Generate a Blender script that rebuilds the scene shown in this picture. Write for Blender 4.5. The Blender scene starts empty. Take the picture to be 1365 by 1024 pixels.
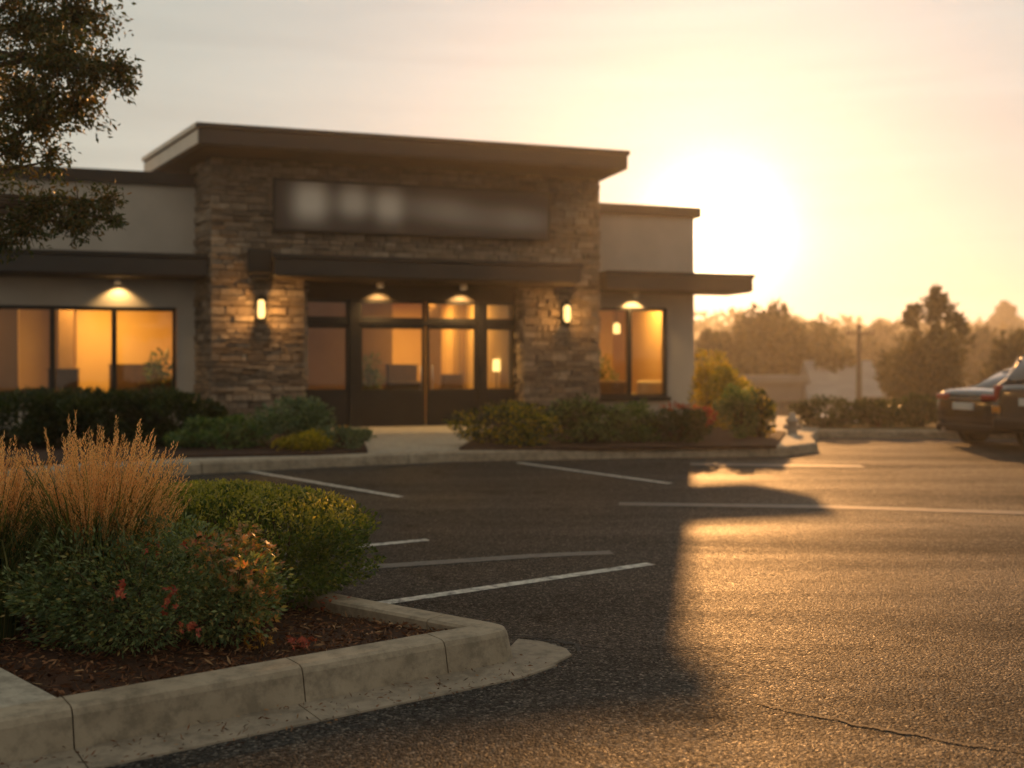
import bpy, math, random
import numpy as np
from mathutils import Vector, Matrix
R = math.radians
rng = np.random.default_rng(7)
random.seed(7)
sc = bpy.context.scene
COL = sc.collection

# ------------------------------------------------------------------ camera
CAM_H, FPX, HOR = 1.43, 1400.0, 490.0        # eye height, focal length in photo pixels, horizon row
cam = bpy.data.cameras.new('camera')
cam.sensor_width = 36.0
cam.lens = FPX / 1365.0 * 36.0
cam.shift_y = -(512.0 - HOR) / 1365.0
cam.clip_start, cam.clip_end = 0.05, 3000
cam.dof.use_dof = True
cam.dof.focus_distance = 5.3
cam.dof.aperture_fstop = 1.35
co = bpy.data.objects.new('camera', cam); COL.objects.link(co)
co.location = (0, 0, CAM_H); co.rotation_euler = (R(90), 0, 0)
sc.camera = co

# ------------------------------------------------------------------ sky, sun, exposure
SUN_AZ, SUN_EL = R(9.9), R(13.8)             # azimuth clockwise from +Y
SUN_DIR = Vector((math.sin(SUN_AZ) * math.cos(SUN_EL), math.cos(SUN_AZ) * math.cos(SUN_EL), math.sin(SUN_EL)))
world = bpy.data.worlds.new('World'); sc.world = world
world.use_nodes = True
wn, wl = world.node_tree.nodes, world.node_tree.links
wn.clear()
wout = wn.new('ShaderNodeOutputWorld'); bg = wn.new('ShaderNodeBackground')
wl.new(bg.outputs[0], wout.inputs[0])
sky = wn.new('ShaderNodeTexSky'); sky.sky_type = 'NISHITA'; sky.sun_disc = False
sky.sun_elevation = SUN_EL; sky.sun_rotation = SUN_AZ
sky.air_density = 1.0; sky.dust_density = 1.0; sky.ozone_density = 1.0
bg.inputs[1].default_value = 0.1
def wmath(op, a, b=None, c=None):
    n = wn.new('ShaderNodeMath'); n.operation = op
    for i, v in enumerate((a, b, c)):
        if v is None: continue
        if isinstance(v, (int, float)): n.inputs[i].default_value = v
        else: wl.new(v, n.inputs[i])
    return n.outputs[0]
def wmix(kind, f, a, b):
    n = wn.new('ShaderNodeMix'); n.data_type = 'RGBA'; n.blend_type = kind
    if isinstance(f, (int, float)): n.inputs[0].default_value = f
    else: wl.new(f, n.inputs[0])
    for s, v in ((6, a), (7, b)):
        if isinstance(v, tuple): n.inputs[s].default_value = v
        else: wl.new(v, n.inputs[s])
    return n.outputs[2]
tc = wn.new('ShaderNodeTexCoord')
sep = wn.new('ShaderNodeSeparateXYZ'); wl.new(tc.outputs['Generated'], sep.inputs[0])
# thin high haze takes the blue out of the evening sky
tint = wmix('MULTIPLY', 1.0, sky.outputs[0], (1.12, 0.93, 0.74, 1))
# thin even veil of high cloud, brighter and warmer on the sun's side
nd = wn.new('ShaderNodeVectorMath'); nd.operation = 'DOT_PRODUCT'
wl.new(tc.outputs['Generated'], nd.inputs[0]); nd.inputs[1].default_value = (math.sin(SUN_AZ), math.cos(SUN_AZ), 0.0)
vm = wn.new('ShaderNodeMapRange'); wl.new(nd.outputs['Value'], vm.inputs[0])
vm.inputs[1].default_value = -0.6; vm.inputs[2].default_value = 0.9
veil = wmix('MIX', vm.outputs[0], (4.2, 3.8, 3.1, 1), (4.6, 4.95, 4.15, 1))
cmap = wn.new('ShaderNodeMapping'); wl.new(tc.outputs['Generated'], cmap.inputs[0]); cmap.inputs['Scale'].default_value = (2.2, 2.2, 26.0)
cn = wn.new('ShaderNodeTexNoise'); wl.new(cmap.outputs[0], cn.inputs['Vector']); cn.inputs['Scale'].default_value = 1.6; cn.inputs['Detail'].default_value = 5.0; cn.inputs['Distortion'].default_value = 0.6
cm = wn.new('ShaderNodeMapRange'); wl.new(cn.outputs['Fac'], cm.inputs[0])
cm.inputs[1].default_value = 0.3; cm.inputs[2].default_value = 0.7; cm.inputs[3].default_value = 0.93; cm.inputs[4].default_value = 1.06
cc = wn.new('ShaderNodeCombineColor')
for i in range(3): wl.new(cm.outputs[0], cc.inputs[i])
veil = wmix('MULTIPLY', 1.0, veil, cc.outputs[0])      # faint streaks of thin cloud
base = wmix('MIX', 0.93, tint, veil)
# bright bank of low haze beneath the sun
def lobe(az, el, k):
    d = (math.sin(az) * math.cos(el), math.cos(az) * math.cos(el), math.sin(el))
    n = wn.new('ShaderNodeVectorMath'); n.operation = 'DOT_PRODUCT'
    nn = wn.new('ShaderNodeVectorMath'); nn.operation = 'NORMALIZE'
    wl.new(tc.outputs['Generated'], nn.inputs[0]); wl.new(nn.outputs[0], n.inputs[0]); n.inputs[1].default_value = d
    return wmath('EXPONENT', wmath('MULTIPLY', wmath('SUBTRACT', n.outputs['Value'], 1.0), k))
SKY_LOBES = [(R(11.0), R(7.0), 800.0, (34, 29, 19)), (R(11.0), R(7.0), 120.0, (4.0, 2.5, 1.2)), (R(10), R(16), 9.0, (0.0, 0.3, 1.3)), (R(12), R(0), 50.0, (2.2, 0.5, 0.0))]
acc = base
for az, el, k, c in SKY_LOBES:
    l = lobe(az, el, k)
    cc = wn.new('ShaderNodeCombineColor')
    for i in range(3): wl.new(wmath('MULTIPLY', l, c[i]), cc.inputs[i])
    acc = wmix('ADD', 1.0, acc, cc.outputs[0])
wl.new(acc, bg.inputs[0])

sun = bpy.data.lights.new('sun', 'SUN'); sun.energy = 4.8; sun.angle = R(0.8); sun.color = (1.0, 0.46, 0.14)
so = bpy.data.objects.new('sun', sun); COL.objects.link(so)
so.rotation_euler = SUN_DIR.to_track_quat('Z', 'Y').to_euler()
so.location = (10, 60, 30)

sc.view_settings.view_transform = 'Standard'; sc.view_settings.look = 'None'
sc.view_settings.exposure = 0.1; sc.view_settings.gamma = 1.0; sc.view_settings.use_curve_mapping = False
cy = sc.cycles
cy.max_bounces = 6; cy.diffuse_bounces = 3; cy.glossy_bounces = 3; cy.transmission_bounces = 4
cy.transparent_max_bounces = 14; cy.volume_bounces = 0
cy.caustics_reflective = False; cy.caustics_refractive = False
cy.sample_clamp_indirect = 3.0; cy.sample_clamp_direct = 12.0
cy.use_denoising = True

# ------------------------------------------------------------------ helpers: objects
def tag(o, label=None, cat=None, group=None, kind=None):
    if label: o['label'] = label
    if cat: o['category'] = cat
    if group: o['group'] = group
    if kind: o['kind'] = kind
    return o
def empty(name, loc=(0, 0, 0), rz=0.0, label=None, cat=None, group=None):
    o = bpy.data.objects.new(name, None); COL.objects.link(o)
    o.location = loc; o.rotation_euler = (0, 0, rz); o.empty_display_size = 0.2
    return tag(o, label, cat, group)
def copy_tree(o, parent=None):
    c = o.copy(); COL.objects.link(c)
    if parent: c.parent = parent
    for ch in list(o.children): copy_tree(ch, c)
    return c

class MB:
    def __init__(self): self.v, self.f = [], []
    def add(self, vs, fs):
        n = len(self.v); self.v += [tuple(p) for p in vs]; self.f += [tuple(i + n for i in f) for f in fs]; return self
    def box(self, x0, x1, y0, y1, z0, z1):
        return self.add([(x0,y0,z0),(x1,y0,z0),(x1,y1,z0),(x0,y1,z0),(x0,y0,z1),(x1,y0,z1),(x1,y1,z1),(x0,y1,z1)],
                        [(0,3,2,1),(4,5,6,7),(0,1,5,4),(1,2,6,5),(2,3,7,6),(3,0,4,7)])
    def boxm(self, size, m):
        sx, sy, sz = (s / 2 for s in size)
        vs = [m @ Vector(p) for p in ((-sx,-sy,-sz),(sx,-sy,-sz),(sx,sy,-sz),(-sx,sy,-sz),(-sx,-sy,sz),(sx,-sy,sz),(sx,sy,sz),(-sx,sy,sz))]
        return self.add(vs, [(0,3,2,1),(4,5,6,7),(0,1,5,4),(1,2,6,5),(2,3,7,6),(3,0,4,7)])
    def prism(self, poly, z0, z1):
        n = len(poly)
        return self.add([(x, y, z0) for x, y in poly] + [(x, y, z1) for x, y in poly],
                        [tuple(range(n - 1, -1, -1)), tuple(range(n, 2 * n))] + [(i, (i + 1) % n, n + (i + 1) % n, n + i) for i in range(n)])
    def loft(self, rings, caps=True, closed=True):
        n = len(rings[0]); vs = [p for r in rings for p in r]; fs = []
        for k in range(len(rings) - 1):
            for i in range(n if closed else n - 1):
                j = (i + 1) % n
                fs.append((k*n+i, k*n+j, (k+1)*n+j, (k+1)*n+i))
        if caps: fs += [tuple(range(n - 1, -1, -1)), tuple(range((len(rings)-1)*n, len(rings)*n))]
        return self.add(vs, fs)
    def tube(self, pts, rad, n=8):
        pts = [Vector(p) for p in pts]; rings = []
        for i, p in enumerate(pts):
            t = (pts[min(i+1, len(pts)-1)] - pts[max(i-1, 0)]).normalized()
            a = Vector((0, 0, 1)) if abs(t.z) < 0.9 else Vector((1, 0, 0))
            e1 = t.cross(a).normalized(); e2 = t.cross(e1)
            r = rad[i] if isinstance(rad, (list, tuple)) else rad
            rings.append([p + (e1 * math.cos(2*math.pi*k/n) + e2 * math.sin(2*math.pi*k/n)) * r for k in range(n)])
        return self.loft(rings)
    def lathe(self, prof, m=Matrix(), n=20):
        rings = [[m @ Vector((r*math.cos(2*math.pi*k/n), r*math.sin(2*math.pi*k/n), z)) for k in range(n)] for r, z in prof]
        return self.loft(rings)
    def build(self, name, mat, parent=None, smooth=False, bevel=0.0):
        me = bpy.data.meshes.new(name); me.from_pydata(self.v, [], self.f); me.validate(); me.update()
        if smooth: me.polygons.foreach_set('use_smooth', [True] * len(me.polygons))
        me.materials.append(mat)
        o = bpy.data.objects.new(name, me); COL.objects.link(o)
        if parent: o.parent = parent
        if bevel:
            md = o.modifiers.new('bevel', 'BEVEL'); md.width = bevel; md.segments = 2; md.limit_method = 'ANGLE'
        return o

def np_mesh(name, V, F, mats, parent=None, mi=None, smooth=False):
    me = bpy.data.meshes.new(name)
    k = F.shape[1]
    me.vertices.add(len(V)); me.vertices.foreach_set('co', np.ascontiguousarray(V, dtype=np.float32).ravel())
    me.loops.add(F.size); me.loops.foreach_set('vertex_index', np.ascontiguousarray(F, dtype=np.int32).ravel())
    me.polygons.add(len(F)); me.polygons.foreach_set('loop_start', np.arange(0, F.size, k, dtype=np.int32))
    if smooth: me.polygons.foreach_set('use_smooth', np.ones(len(F), dtype=bool))
    for m in (mats if isinstance(mats, list) else [mats]): me.materials.append(m)
    if mi is not None: me.polygons.foreach_set('material_index', mi.astype(np.int32))
    me.update(calc_edges=True); me.validate()
    o = bpy.data.objects.new(name, me); COL.objects.link(o)
    if parent: o.parent = parent
    return o
def nrm(a): return a / (np.linalg.norm(a, axis=1, keepdims=True) + 1e-9)
def leaf_arrays(P, D, L, W, fold=0.25):
    """folded diamond leaves: base P, axis D, length L, width W"""
    n = len(P); D = nrm(D)
    S = nrm(np.cross(D, nrm(rng.normal(size=(n, 3)) + np.array([0, 0, 0.3])))); U = np.cross(S, D)
    L = np.broadcast_to(L, (n,))[:, None]; W = np.broadcast_to(W, (n,))[:, None]
    mid = P + D * L * 0.45 + U * W * fold
    V = np.stack([P, mid + S * W / 2, P + D * L - U * W * 0.15, mid - S * W / 2], 1).reshape(-1, 3)
    return V, np.arange(4 * n).reshape(n, 4)
def leaves(name, P, D, L, W, mat, parent=None, fold=0.25, mi=None):
    V, F = leaf_arrays(P, D, L, W, fold)
    return np_mesh(name, V, F, mat, parent, mi)
def unit(n): return nrm(rng.normal(size=(n, 3)))

# ------------------------------------------------------------------ helpers: materials
class NT:
    def __init__(self, name):
        self.m = bpy.data.materials.new(name); self.m.use_nodes = True
        self.n, self.l = self.m.node_tree.nodes, self.m.node_tree.links
        self.n.clear(); self.out = self.n.new('ShaderNodeOutputMaterial')
        self.tc = self.n.new('ShaderNodeTexCoord')
    def node(self, t, **kw):
        n = self.n.new('ShaderNode' + t)
        for k, v in kw.items(): setattr(n, k, v)
        return n
    def put(self, sock, v):
        if hasattr(v, 'is_output') or isinstance(v, bpy.types.NodeSocket): self.l.new(v, sock)
        else: sock.default_value = v
    def noise(self, scale, detail=3, rough=0.55, vec=None, dist=0.0):
        n = self.node('TexNoise'); n.inputs['Scale'].default_value = scale; n.inputs['Detail'].default_value = detail
        n.inputs['Roughness'].default_value = rough; n.inputs['Distortion'].default_value = dist
        self.l.new(vec or self.tc.outputs['Object'], n.inputs['Vector']); return n.outputs['Fac']
    def vor(self, scale, feature='F1', out='Distance', vec=None):
        n = self.node('TexVoronoi', feature=feature); n.inputs['Scale'].default_value = scale
        self.l.new(vec or self.tc.outputs['Object'], n.inputs['Vector']); return n.outputs[out]
    def ramp(self, f, stops):
        n = self.node('ValToRGB'); e = n.color_ramp.elements
        while len(e) < len(stops): e.new(0.5)
        for i, (p, c) in enumerate(stops):
            e[i].position = p; e[i].color = (c if len(c) == 4 else (*c, 1)) if isinstance(c, tuple) else (c, c, c, 1)
        self.l.new(f, n.inputs[0]); return n.outputs[0]
    def mix(self, f, a, b, kind='MIX'):
        n = self.node('Mix', data_type='RGBA', blend_type=kind)
        self.put(n.inputs[0], f)
        for s, v in ((6, a), (7, b)): self.put(n.inputs[s], (*v, 1) if isinstance(v, tuple) and len(v) == 3 else v)
        return n.outputs[2]
    def math(self, op, a, b=0.0):
        n = self.node('Math', operation=op); self.put(n.inputs[0], a); self.put(n.inputs[1], b); return n.outputs[0]
    def bump(self, h, strength=0.3, dist=0.01, normal=None):
        n = self.node('Bump'); n.inputs['Strength'].default_value = strength; n.inputs['Distance'].default_value = dist
        self.l.new(h, n.inputs['Height'])
        if normal: self.l.new(normal, n.inputs['Normal'])
        return n.outputs[0]
    def pbr(self, color, rough=0.6, metal=0.0, normal=None, spec=0.5, **kw):
        b = self.node('BsdfPrincipled')
        self.put(b.inputs['Base Color'], (*color, 1) if isinstance(color, tuple) and len(color) == 3 else color)
        self.put(b.inputs['Roughness'], rough); self.put(b.inputs['Metallic'], metal); self.put(b.inputs['Specular IOR Level'], spec)
        if normal: self.l.new(normal, b.inputs['Normal'])
        for k, v in kw.items(): self.put(b.inputs[k.replace('_', ' ')], v)
        self.l.new(b.outputs[0], self.out.inputs[0]); self.b = b; return self.m

def surf(name, c1, c2, scale=6.0, rough=0.6, bump=0.15, bscale=60.0, metal=0.0, spec=0.4, bdist=0.004):
    t = NT(name)
    f = t.ramp(t.noise(scale, 5), [(0.3, 0.0), (0.7, 1.0)])
    g = t.noise(bscale, 4)
    return t.pbr(t.mix(f, c1, c2), rough, metal, t.bump(g, bump, bdist), spec)
def emit(name, color, strength):
    t = NT(name); e = t.node('Emission'); e.inputs[0].default_value = (*color, 1); e.inputs[1].default_value = strength
    t.l.new(e.outputs[0], t.out.inputs[0]); return t.m
def leaf_mat(name, stops, trans=0.35, rough=0.5, spec=0.35, tmul=(2.4, 2.1, 0.8)):
    t = NT(name)
    g = t.node('NewGeometry')
    c = t.ramp(g.outputs['Random Per Island'], stops)
    v = t.ramp(t.noise(2.5, 3), [(0.3, 0.72), (0.7, 1.2)])
    c = t.mix(1.0, c, v, 'MULTIPLY')
    t.pbr(c, rough, spec=spec)
    tr = t.node('BsdfTranslucent'); t.l.new(t.mix(1.0, c, tmul, 'MULTIPLY'), tr.inputs[0])
    mx = t.node('MixShader'); mx.inputs[0].default_value = trans
    t.l.new(t.b.outputs[0], mx.inputs[1]); t.l.new(tr.outputs[0], mx.inputs[2]); t.l.new(mx.outputs[0], t.out.inputs[0])
    return t.m
M = {}
def mk_asphalt():
    t = NT('asphalt')
    big = t.ramp(t.noise(0.35, 4, 0.6), [(0.3, 0.72), (0.7, 1.15)])
    mp = t.node('Mapping'); mp.inputs['Scale'].default_value = (0.12, 0.9, 1); mp.inputs['Rotation'].default_value = (0, 0, R(8))
    t.l.new(t.tc.outputs['Object'], mp.inputs[0])
    strk = t.ramp(t.noise(1.6, 5, 0.65, mp.outputs[0]), [(0.32, 0.75), (0.68, 1.15)])
    agg = t.vor(90, 'F1', 'Color'); sepc = t.node('SeparateColor'); t.l.new(agg, sepc.inputs[0])
    stone = t.ramp(sepc.outputs[0], [(0.0, (0.015, 0.0155, 0.0165)), (0.55, (0.034, 0.034, 0.034)), (0.85, (0.075, 0.072, 0.066)), (1.0, (0.22, 0.205, 0.18))])
    c = t.mix(1.0, t.mix(1.0, stone, big, 'MULTIPLY'), strk, 'MULTIPLY')
    d = t.vor(90); fine = t.noise(300, 2)
    h = t.math('ADD', t.math('MULTIPLY', d, -0.9), t.math('MULTIPLY', fine, 0.35))
    h = t.math('ADD', h, t.math('MULTIPLY', t.noise(28, 3), 0.3))
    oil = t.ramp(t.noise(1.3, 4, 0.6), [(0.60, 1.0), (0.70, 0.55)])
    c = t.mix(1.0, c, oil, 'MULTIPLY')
    nn = t.noise(0.9, 5, 0.65, mp.outputs[0])
    rr = t.ramp(nn, [(0.3, 0.42), (0.7, 0.66)])
    sp = t.math('MULTIPLY', t.ramp(nn, [(0.28, 1.0), (0.72, 0.35)]), t.math('MULTIPLY', oil, 0.22))
    glint = t.ramp(sepc.outputs[1], [(0.0, 0.10), (0.6, 0.22), (0.85, 0.5), (1.0, 1.0)])
    sp = t.math('MULTIPLY', sp, glint)
    rr = t.math('ADD', rr, t.ramp(sepc.outputs[2], [(0.0, 0.0), (1.0, 0.22)]))
    rr = t.math('SUBTRACT', rr, 0.10)
    return t.pbr(c, rr, 0, t.bump(h, 1.0, 0.013), sp)
def mk_concrete(name, c1, c2, spk=0.25, rough=0.8):
    t = NT(name)
    f = t.ramp(t.noise(2.2, 6, 0.65), [(0.3, 0.0), (0.72, 1.0)])
    c = t.mix(f, c1, c2)
    st = t.ramp(t.noise(11, 5, 0.7), [(0.36, 0.62), (0.56, 1.0)])
    c = t.mix(1.0, c, st, 'MULTIPLY')
    sp = t.ramp(t.vor(170), [(0.0, 0.55), (0.22, 1.0)])
    c = t.mix(spk, c, t.mix(1.0, c, sp, 'MULTIPLY'))
    h = t.math('ADD', t.math('MULTIPLY', t.noise(180, 3), 0.5), t.math('ADD', t.noise(30, 4), t.math('MULTIPLY', t.noise(6, 3), 1.5)))
    return t.pbr(c, rough, 0, t.bump(h, 0.5, 0.006), 0.3)
def mk_stone():
    t = NT('ledger_stone')
    g = t.node('NewGeometry')
    c = t.ramp(g.outputs['Random Per Island'], [(0, (0.13, 0.097, 0.070)), (0.25, (0.27, 0.21, 0.155)), (0.5, (0.19, 0.15, 0.115)), (0.75, (0.38, 0.31, 0.235)), (1, (0.23, 0.165, 0.11))])
    c = t.mix(1.0, c, t.ramp(t.noise(9, 5, 0.65), [(0.3, 0.65), (0.7, 1.2)]), 'MULTIPLY')
    h = t.math('ADD', t.noise(22, 5), t.math('MULTIPLY', t.noise(80, 3), 0.4))
    return t.pbr(c, 0.85, 0, t.bump(h, 0.6, 0.02), 0.25)
def mk_glass():
    t = NT('window_glass')
    tr = t.node('BsdfTransparent'); tr.inputs[0].default_value = (0.93, 0.92, 0.88, 1)
    gl = t.node('BsdfGlossy'); gl.inputs['Roughness'].default_value = 0.02
    fr = t.node('Fresnel'); fr.inputs[0].default_value = 1.5
    nz = t.bump(t.noise(0.8, 2), 0.05, 0.02); t.l.new(nz, gl.inputs['Normal'])
    mx = t.node('MixShader'); t.l.new(fr.outputs[0], mx.inputs[0]); t.l.new(tr.outputs[0], mx.inputs[1]); t.l.new(gl.outputs[0], mx.inputs[2])
    t.l.new(mx.outputs[0], t.out.inputs[0]); return t.m
def mk_paint_line():
    t = NT('worn_line_paint')
    w = t.ramp(t.noise(14, 6, 0.75), [(0.36, 0.0), (0.56, 1.0)])
    sp = t.ramp(t.vor(150), [(0.0, 0.0), (0.25, 1.0)])
    c = t.mix(w, (0.10, 0.095, 0.09), t.mix(sp, (0.25, 0.24, 0.22), (0.55, 0.53, 0.48)))
    return t.pbr(c, 0.6, 0, t.bump(t.vor(150), 0.5, 0.003), 0.35)
def mk_car_paint(name, c, rough=0.25, metal=0.3):
    t = NT(name)
    d = t.mix(t.ramp(t.noise(5, 5), [(0.4, 0.0), (0.75, 1.0)]), c, tuple(x * 0.8 + 0.02 for x in c))
    return t.pbr(d, rough, metal, spec=0.5, Coat_Weight=0.6, Coat_Roughness=0.05)
def mk_terrain():
    t = NT('dry_grass_ground')
    c = t.mix(t.ramp(t.noise(0.15, 6, 0.65), [(0.35, 0), (0.65, 1)]), (0.05, 0.055, 0.022), (0.13, 0.105, 0.05))
    c = t.mix(1.0, c, t.ramp(t.noise(6, 4, 0.7), [(0.3, 0.6), (0.7, 1.2)]), 'MULTIPLY')
    return t.pbr(c, 0.9, 0, t.bump(t.noise(12, 4), 0.6, 0.05), 0.1)
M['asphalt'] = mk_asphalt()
M['kerb'] = mk_concrete('kerb_concrete', (0.24, 0.195, 0.14), (0.38, 0.32, 0.24), 0.5)
M['gutter'] = mk_concrete('gutter_concrete', (0.20, 0.165, 0.125), (0.31, 0.26, 0.20), 0.5)
M['walk'] = mk_concrete('walk_concrete', (0.32, 0.29, 0.24), (0.42, 0.38, 0.31), 0.4)
M['stone'] = mk_stone()
M['mortar'] = surf('mortar', (0.07, 0.055, 0.045), (0.11, 0.09, 0.07), 8, 0.9)
M['stucco'] = surf('grey_stucco', (0.38, 0.345, 0.30), (0.46, 0.42, 0.365), 1.2, 0.85, 0.4, 120)
M['darkmetal'] = surf('dark_bronze_metal', (0.012, 0.011, 0.010), (0.020, 0.018, 0.016), 3, 0.45, 0.06, 30, 0.3)
M['fascia'] = surf('charcoal_fascia', (0.020, 0.019, 0.018), (0.030, 0.028, 0.026), 2, 0.5, 0.08, 30, 0.1)
M['soffit'] = surf('brown_soffit', (0.030, 0.020, 0.013), (0.045, 0.031, 0.02), 2, 0.7, 0.1, 40)
M['trim'] = surf('pale_roof_trim', (0.66, 0.58, 0.48), (0.74, 0.66, 0.56), 3, 0.55, 0.05, 30)
M['roofing'] = surf('roof_membrane', (0.16, 0.15, 0.14), (0.22, 0.2, 0.19), 2, 0.85)
M['glass'] = mk_glass()
M['line'] = mk_paint_line()
M['crack'] = surf('crack_filler', (0.008, 0.008, 0.008), (0.018, 0.017, 0.016), 20, 0.75)
M['wallpaint'] = surf('warm_wall_paint', (0.62, 0.40, 0.16), (0.68, 0.46, 0.20), 1, 0.8, 0.05, 60)
M['darkwall'] = surf('brown_feature_wall', (0.22, 0.13, 0.055), (0.28, 0.17, 0.075), 1, 0.7, 0.05, 60)
M['intfloor'] = surf('wood_floor', (0.20, 0.12, 0.06), (0.28, 0.17, 0.09), 3, 0.5)
M['darkwood'] = surf('dark_wood', (0.06, 0.035, 0.018), (0.10, 0.055, 0.028), 6, 0.5)
M['fabric'] = surf('cream_upholstery', (0.52, 0.42, 0.28), (0.62, 0.5, 0.34), 12, 0.9, 0.3, 200)
M['brownfab'] = surf('brown_upholstery', (0.10, 0.06, 0.035), (0.15, 0.09, 0.05), 12, 0.9, 0.3, 200)
M['lampglow'] = emit('lamp_glow', (1.0, 0.62, 0.20), 2.6)
M['shadeglow'] = emit('lit_lamp_shade', (1.0, 0.62, 0.24), 1.6)
M['downglow'] = emit('downlight_glow', (1.0, 0.72, 0.38), 4.0)
M['mulch'] = surf('bark_mulch_soil', (0.030, 0.014, 0.008), (0.065, 0.028, 0.014), 14, 0.95, 0.9, 70, bdist=0.02)
def mk_chip():
    t = NT('bark_chip'); g = t.node('NewGeometry')
    c = t.ramp(g.outputs['Random Per Island'], [(0, (0.04, 0.018, 0.010)), (0.5, (0.12, 0.048, 0.022)), (0.85, (0.22, 0.10, 0.05)), (1, (0.4, 0.25, 0.13))])
    return t.pbr(c, 0.85, 0, t.bump(t.noise(150, 2), 0.3, 0.003), 0.25)
M['chip'] = mk_chip()
M['bark'] = surf('tree_bark', (0.05, 0.035, 0.025), (0.10, 0.075, 0.055), 9, 0.9, 0.8, 25, bdist=0.02)
M['twig'] = surf('twig_bark', (0.06, 0.035, 0.02), (0.11, 0.07, 0.04), 20, 0.9)
M['terrain'] = mk_terrain()
M['box'] = leaf_mat('boxwood_leaf', [(0.0, (0.031, 0.062, 0.016)), (0.6, (0.070, 0.117, 0.025)), (0.9, (0.133, 0.173, 0.034)), (1.0, (0.219, 0.219, 0.046))], 0.3, 0.4)
M['boxlit'] = leaf_mat('boxwood_sunlit_tip', [(0, (0.13, 0.15, 0.025)), (0.6, (0.25, 0.25, 0.045)), (1, (0.38, 0.33, 0.08))], 0.4, 0.4)  # lighter colour carries the sunlight on the hedge top
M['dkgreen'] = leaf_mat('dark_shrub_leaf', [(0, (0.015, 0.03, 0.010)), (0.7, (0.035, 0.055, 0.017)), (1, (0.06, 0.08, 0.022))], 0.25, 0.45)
M['green'] = leaf_mat('green_shrub_leaf', [(0.0, (0.049, 0.098, 0.035)), (0.7, (0.098, 0.166, 0.058)), (1.0, (0.195, 0.254, 0.088))], 0.3, 0.45)
M['bluegreen'] = leaf_mat('blue_green_leaf', [(0.0, (0.057, 0.104, 0.066)), (0.7, (0.113, 0.180, 0.104)), (1.0, (0.189, 0.246, 0.132))], 0.25, 0.45)
M['lime'] = leaf_mat('yellow_green_leaf', [(0.0, (0.110, 0.124, 0.017)), (0.7, (0.262, 0.235, 0.028)), (1.0, (0.469, 0.344, 0.041))], 0.55, 0.45)
M['orange'] = leaf_mat('orange_leaf', [(0, (0.12, 0.05, 0.012)), (0.4, (0.30, 0.13, 0.02)), (0.75, (0.42, 0.21, 0.04)), (1, (0.45, 0.30, 0.06))], 0.4, 0.45)
M['orangemix'] = leaf_mat('turning_leaf', [(0, (0.09, 0.11, 0.03)), (0.4, (0.22, 0.17, 0.05)), (0.75, (0.40, 0.21, 0.08)), (1, (0.48, 0.14, 0.06))], 0.3, 0.45)
M['red'] = leaf_mat('red_leaf', [(0, (0.24, 0.035, 0.02)), (0.6, (0.42, 0.07, 0.035)), (1, (0.50, 0.16, 0.07))], 0.3, 0.4, 0.35, (1.5, 1.4, 0.9))
M['nandina'] = leaf_mat('fine_green_leaf', [(0.0, (0.057, 0.098, 0.046)), (0.6, (0.138, 0.203, 0.095)), (0.9, (0.227, 0.277, 0.122)), (1.0, (0.390, 0.277, 0.098))], 0.3, 0.42)
M['treeleaf'] = leaf_mat('tree_leaf', [(0, (0.02, 0.036, 0.010)), (0.6, (0.045, 0.068, 0.017)), (0.85, (0.07, 0.06, 0.014)), (1, (0.16, 0.10, 0.02))], 0.2, 0.5)
M['fartree'] = leaf_mat('far_tree_leaf', [(0, (0.03, 0.032, 0.014)), (0.7, (0.06, 0.055, 0.02)), (1, (0.10, 0.08, 0.03))], 0.25, 0.6)
M['blade'] = leaf_mat('grass_blade', [(0, (0.035, 0.06, 0.02)), (0.6, (0.085, 0.12, 0.035)), (1, (0.22, 0.2, 0.08))], 0.35, 0.5)
M['plume'] = leaf_mat('seed_plume', [(0, (0.58, 0.34, 0.14)), (0.5, (0.74, 0.47, 0.23)), (1, (0.86, 0.64, 0.38))], 0.5, 0.6, 0.3, (1.9, 1.5, 0.8))
M['straw'] = leaf_mat('straw_stem', [(0, (0.09, 0.075, 0.03)), (1, (0.2, 0.15, 0.065))], 0.35, 0.6)
M['silver'] = mk_car_paint('dark_grey_car_paint', (0.018, 0.018, 0.02), 0.16, 0.2)
M['silvercar'] = mk_car_paint('silver_car_paint', (0.09, 0.087, 0.085), 0.25, 0.5)
M['whitecar'] = mk_car_paint('white_car_paint', (0.62, 0.6, 0.56), 0.3, 0.0)
M['carglass'] = surf('tinted_car_glass', (0.02, 0.022, 0.025), (0.025, 0.027, 0.03), 2, 0.06, 0.0, 10, 0, 0.8)
M['rubber'] = surf('tyre_rubber', (0.012, 0.012, 0.012), (0.02, 0.02, 0.02), 20, 0.85)
M['rim'] = surf('alloy_rim', (0.35, 0.35, 0.36), (0.45, 0.45, 0.46), 5, 0.35, 0.0, 10, 0.8)
M['tail'] = surf('red_tail_lens', (0.26, 0.015, 0.01), (0.32, 0.02, 0.014), 30, 0.12)
M['amber'] = surf('amber_lens', (0.6, 0.22, 0.03), (0.65, 0.26, 0.04), 30, 0.15)
M['lens'] = surf('clear_lens', (0.6, 0.58, 0.54), (0.7, 0.68, 0.64), 30, 0.1)
M['plate'] = surf('pale_plate', (0.6, 0.6, 0.57), (0.66, 0.66, 0.62), 30, 0.4)
M['blackplastic'] = surf('black_plastic', (0.006, 0.006, 0.006), (0.011, 0.011, 0.011), 10, 0.6)
M['farwall'] = surf('far_white_wall', (0.20, 0.18, 0.17), (0.28, 0.25, 0.23), 0.6, 0.8)
M['farroof'] = surf('far_grey_roof', (0.22, 0.2, 0.19), (0.3, 0.28, 0.26), 0.8, 0.8)
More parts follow.
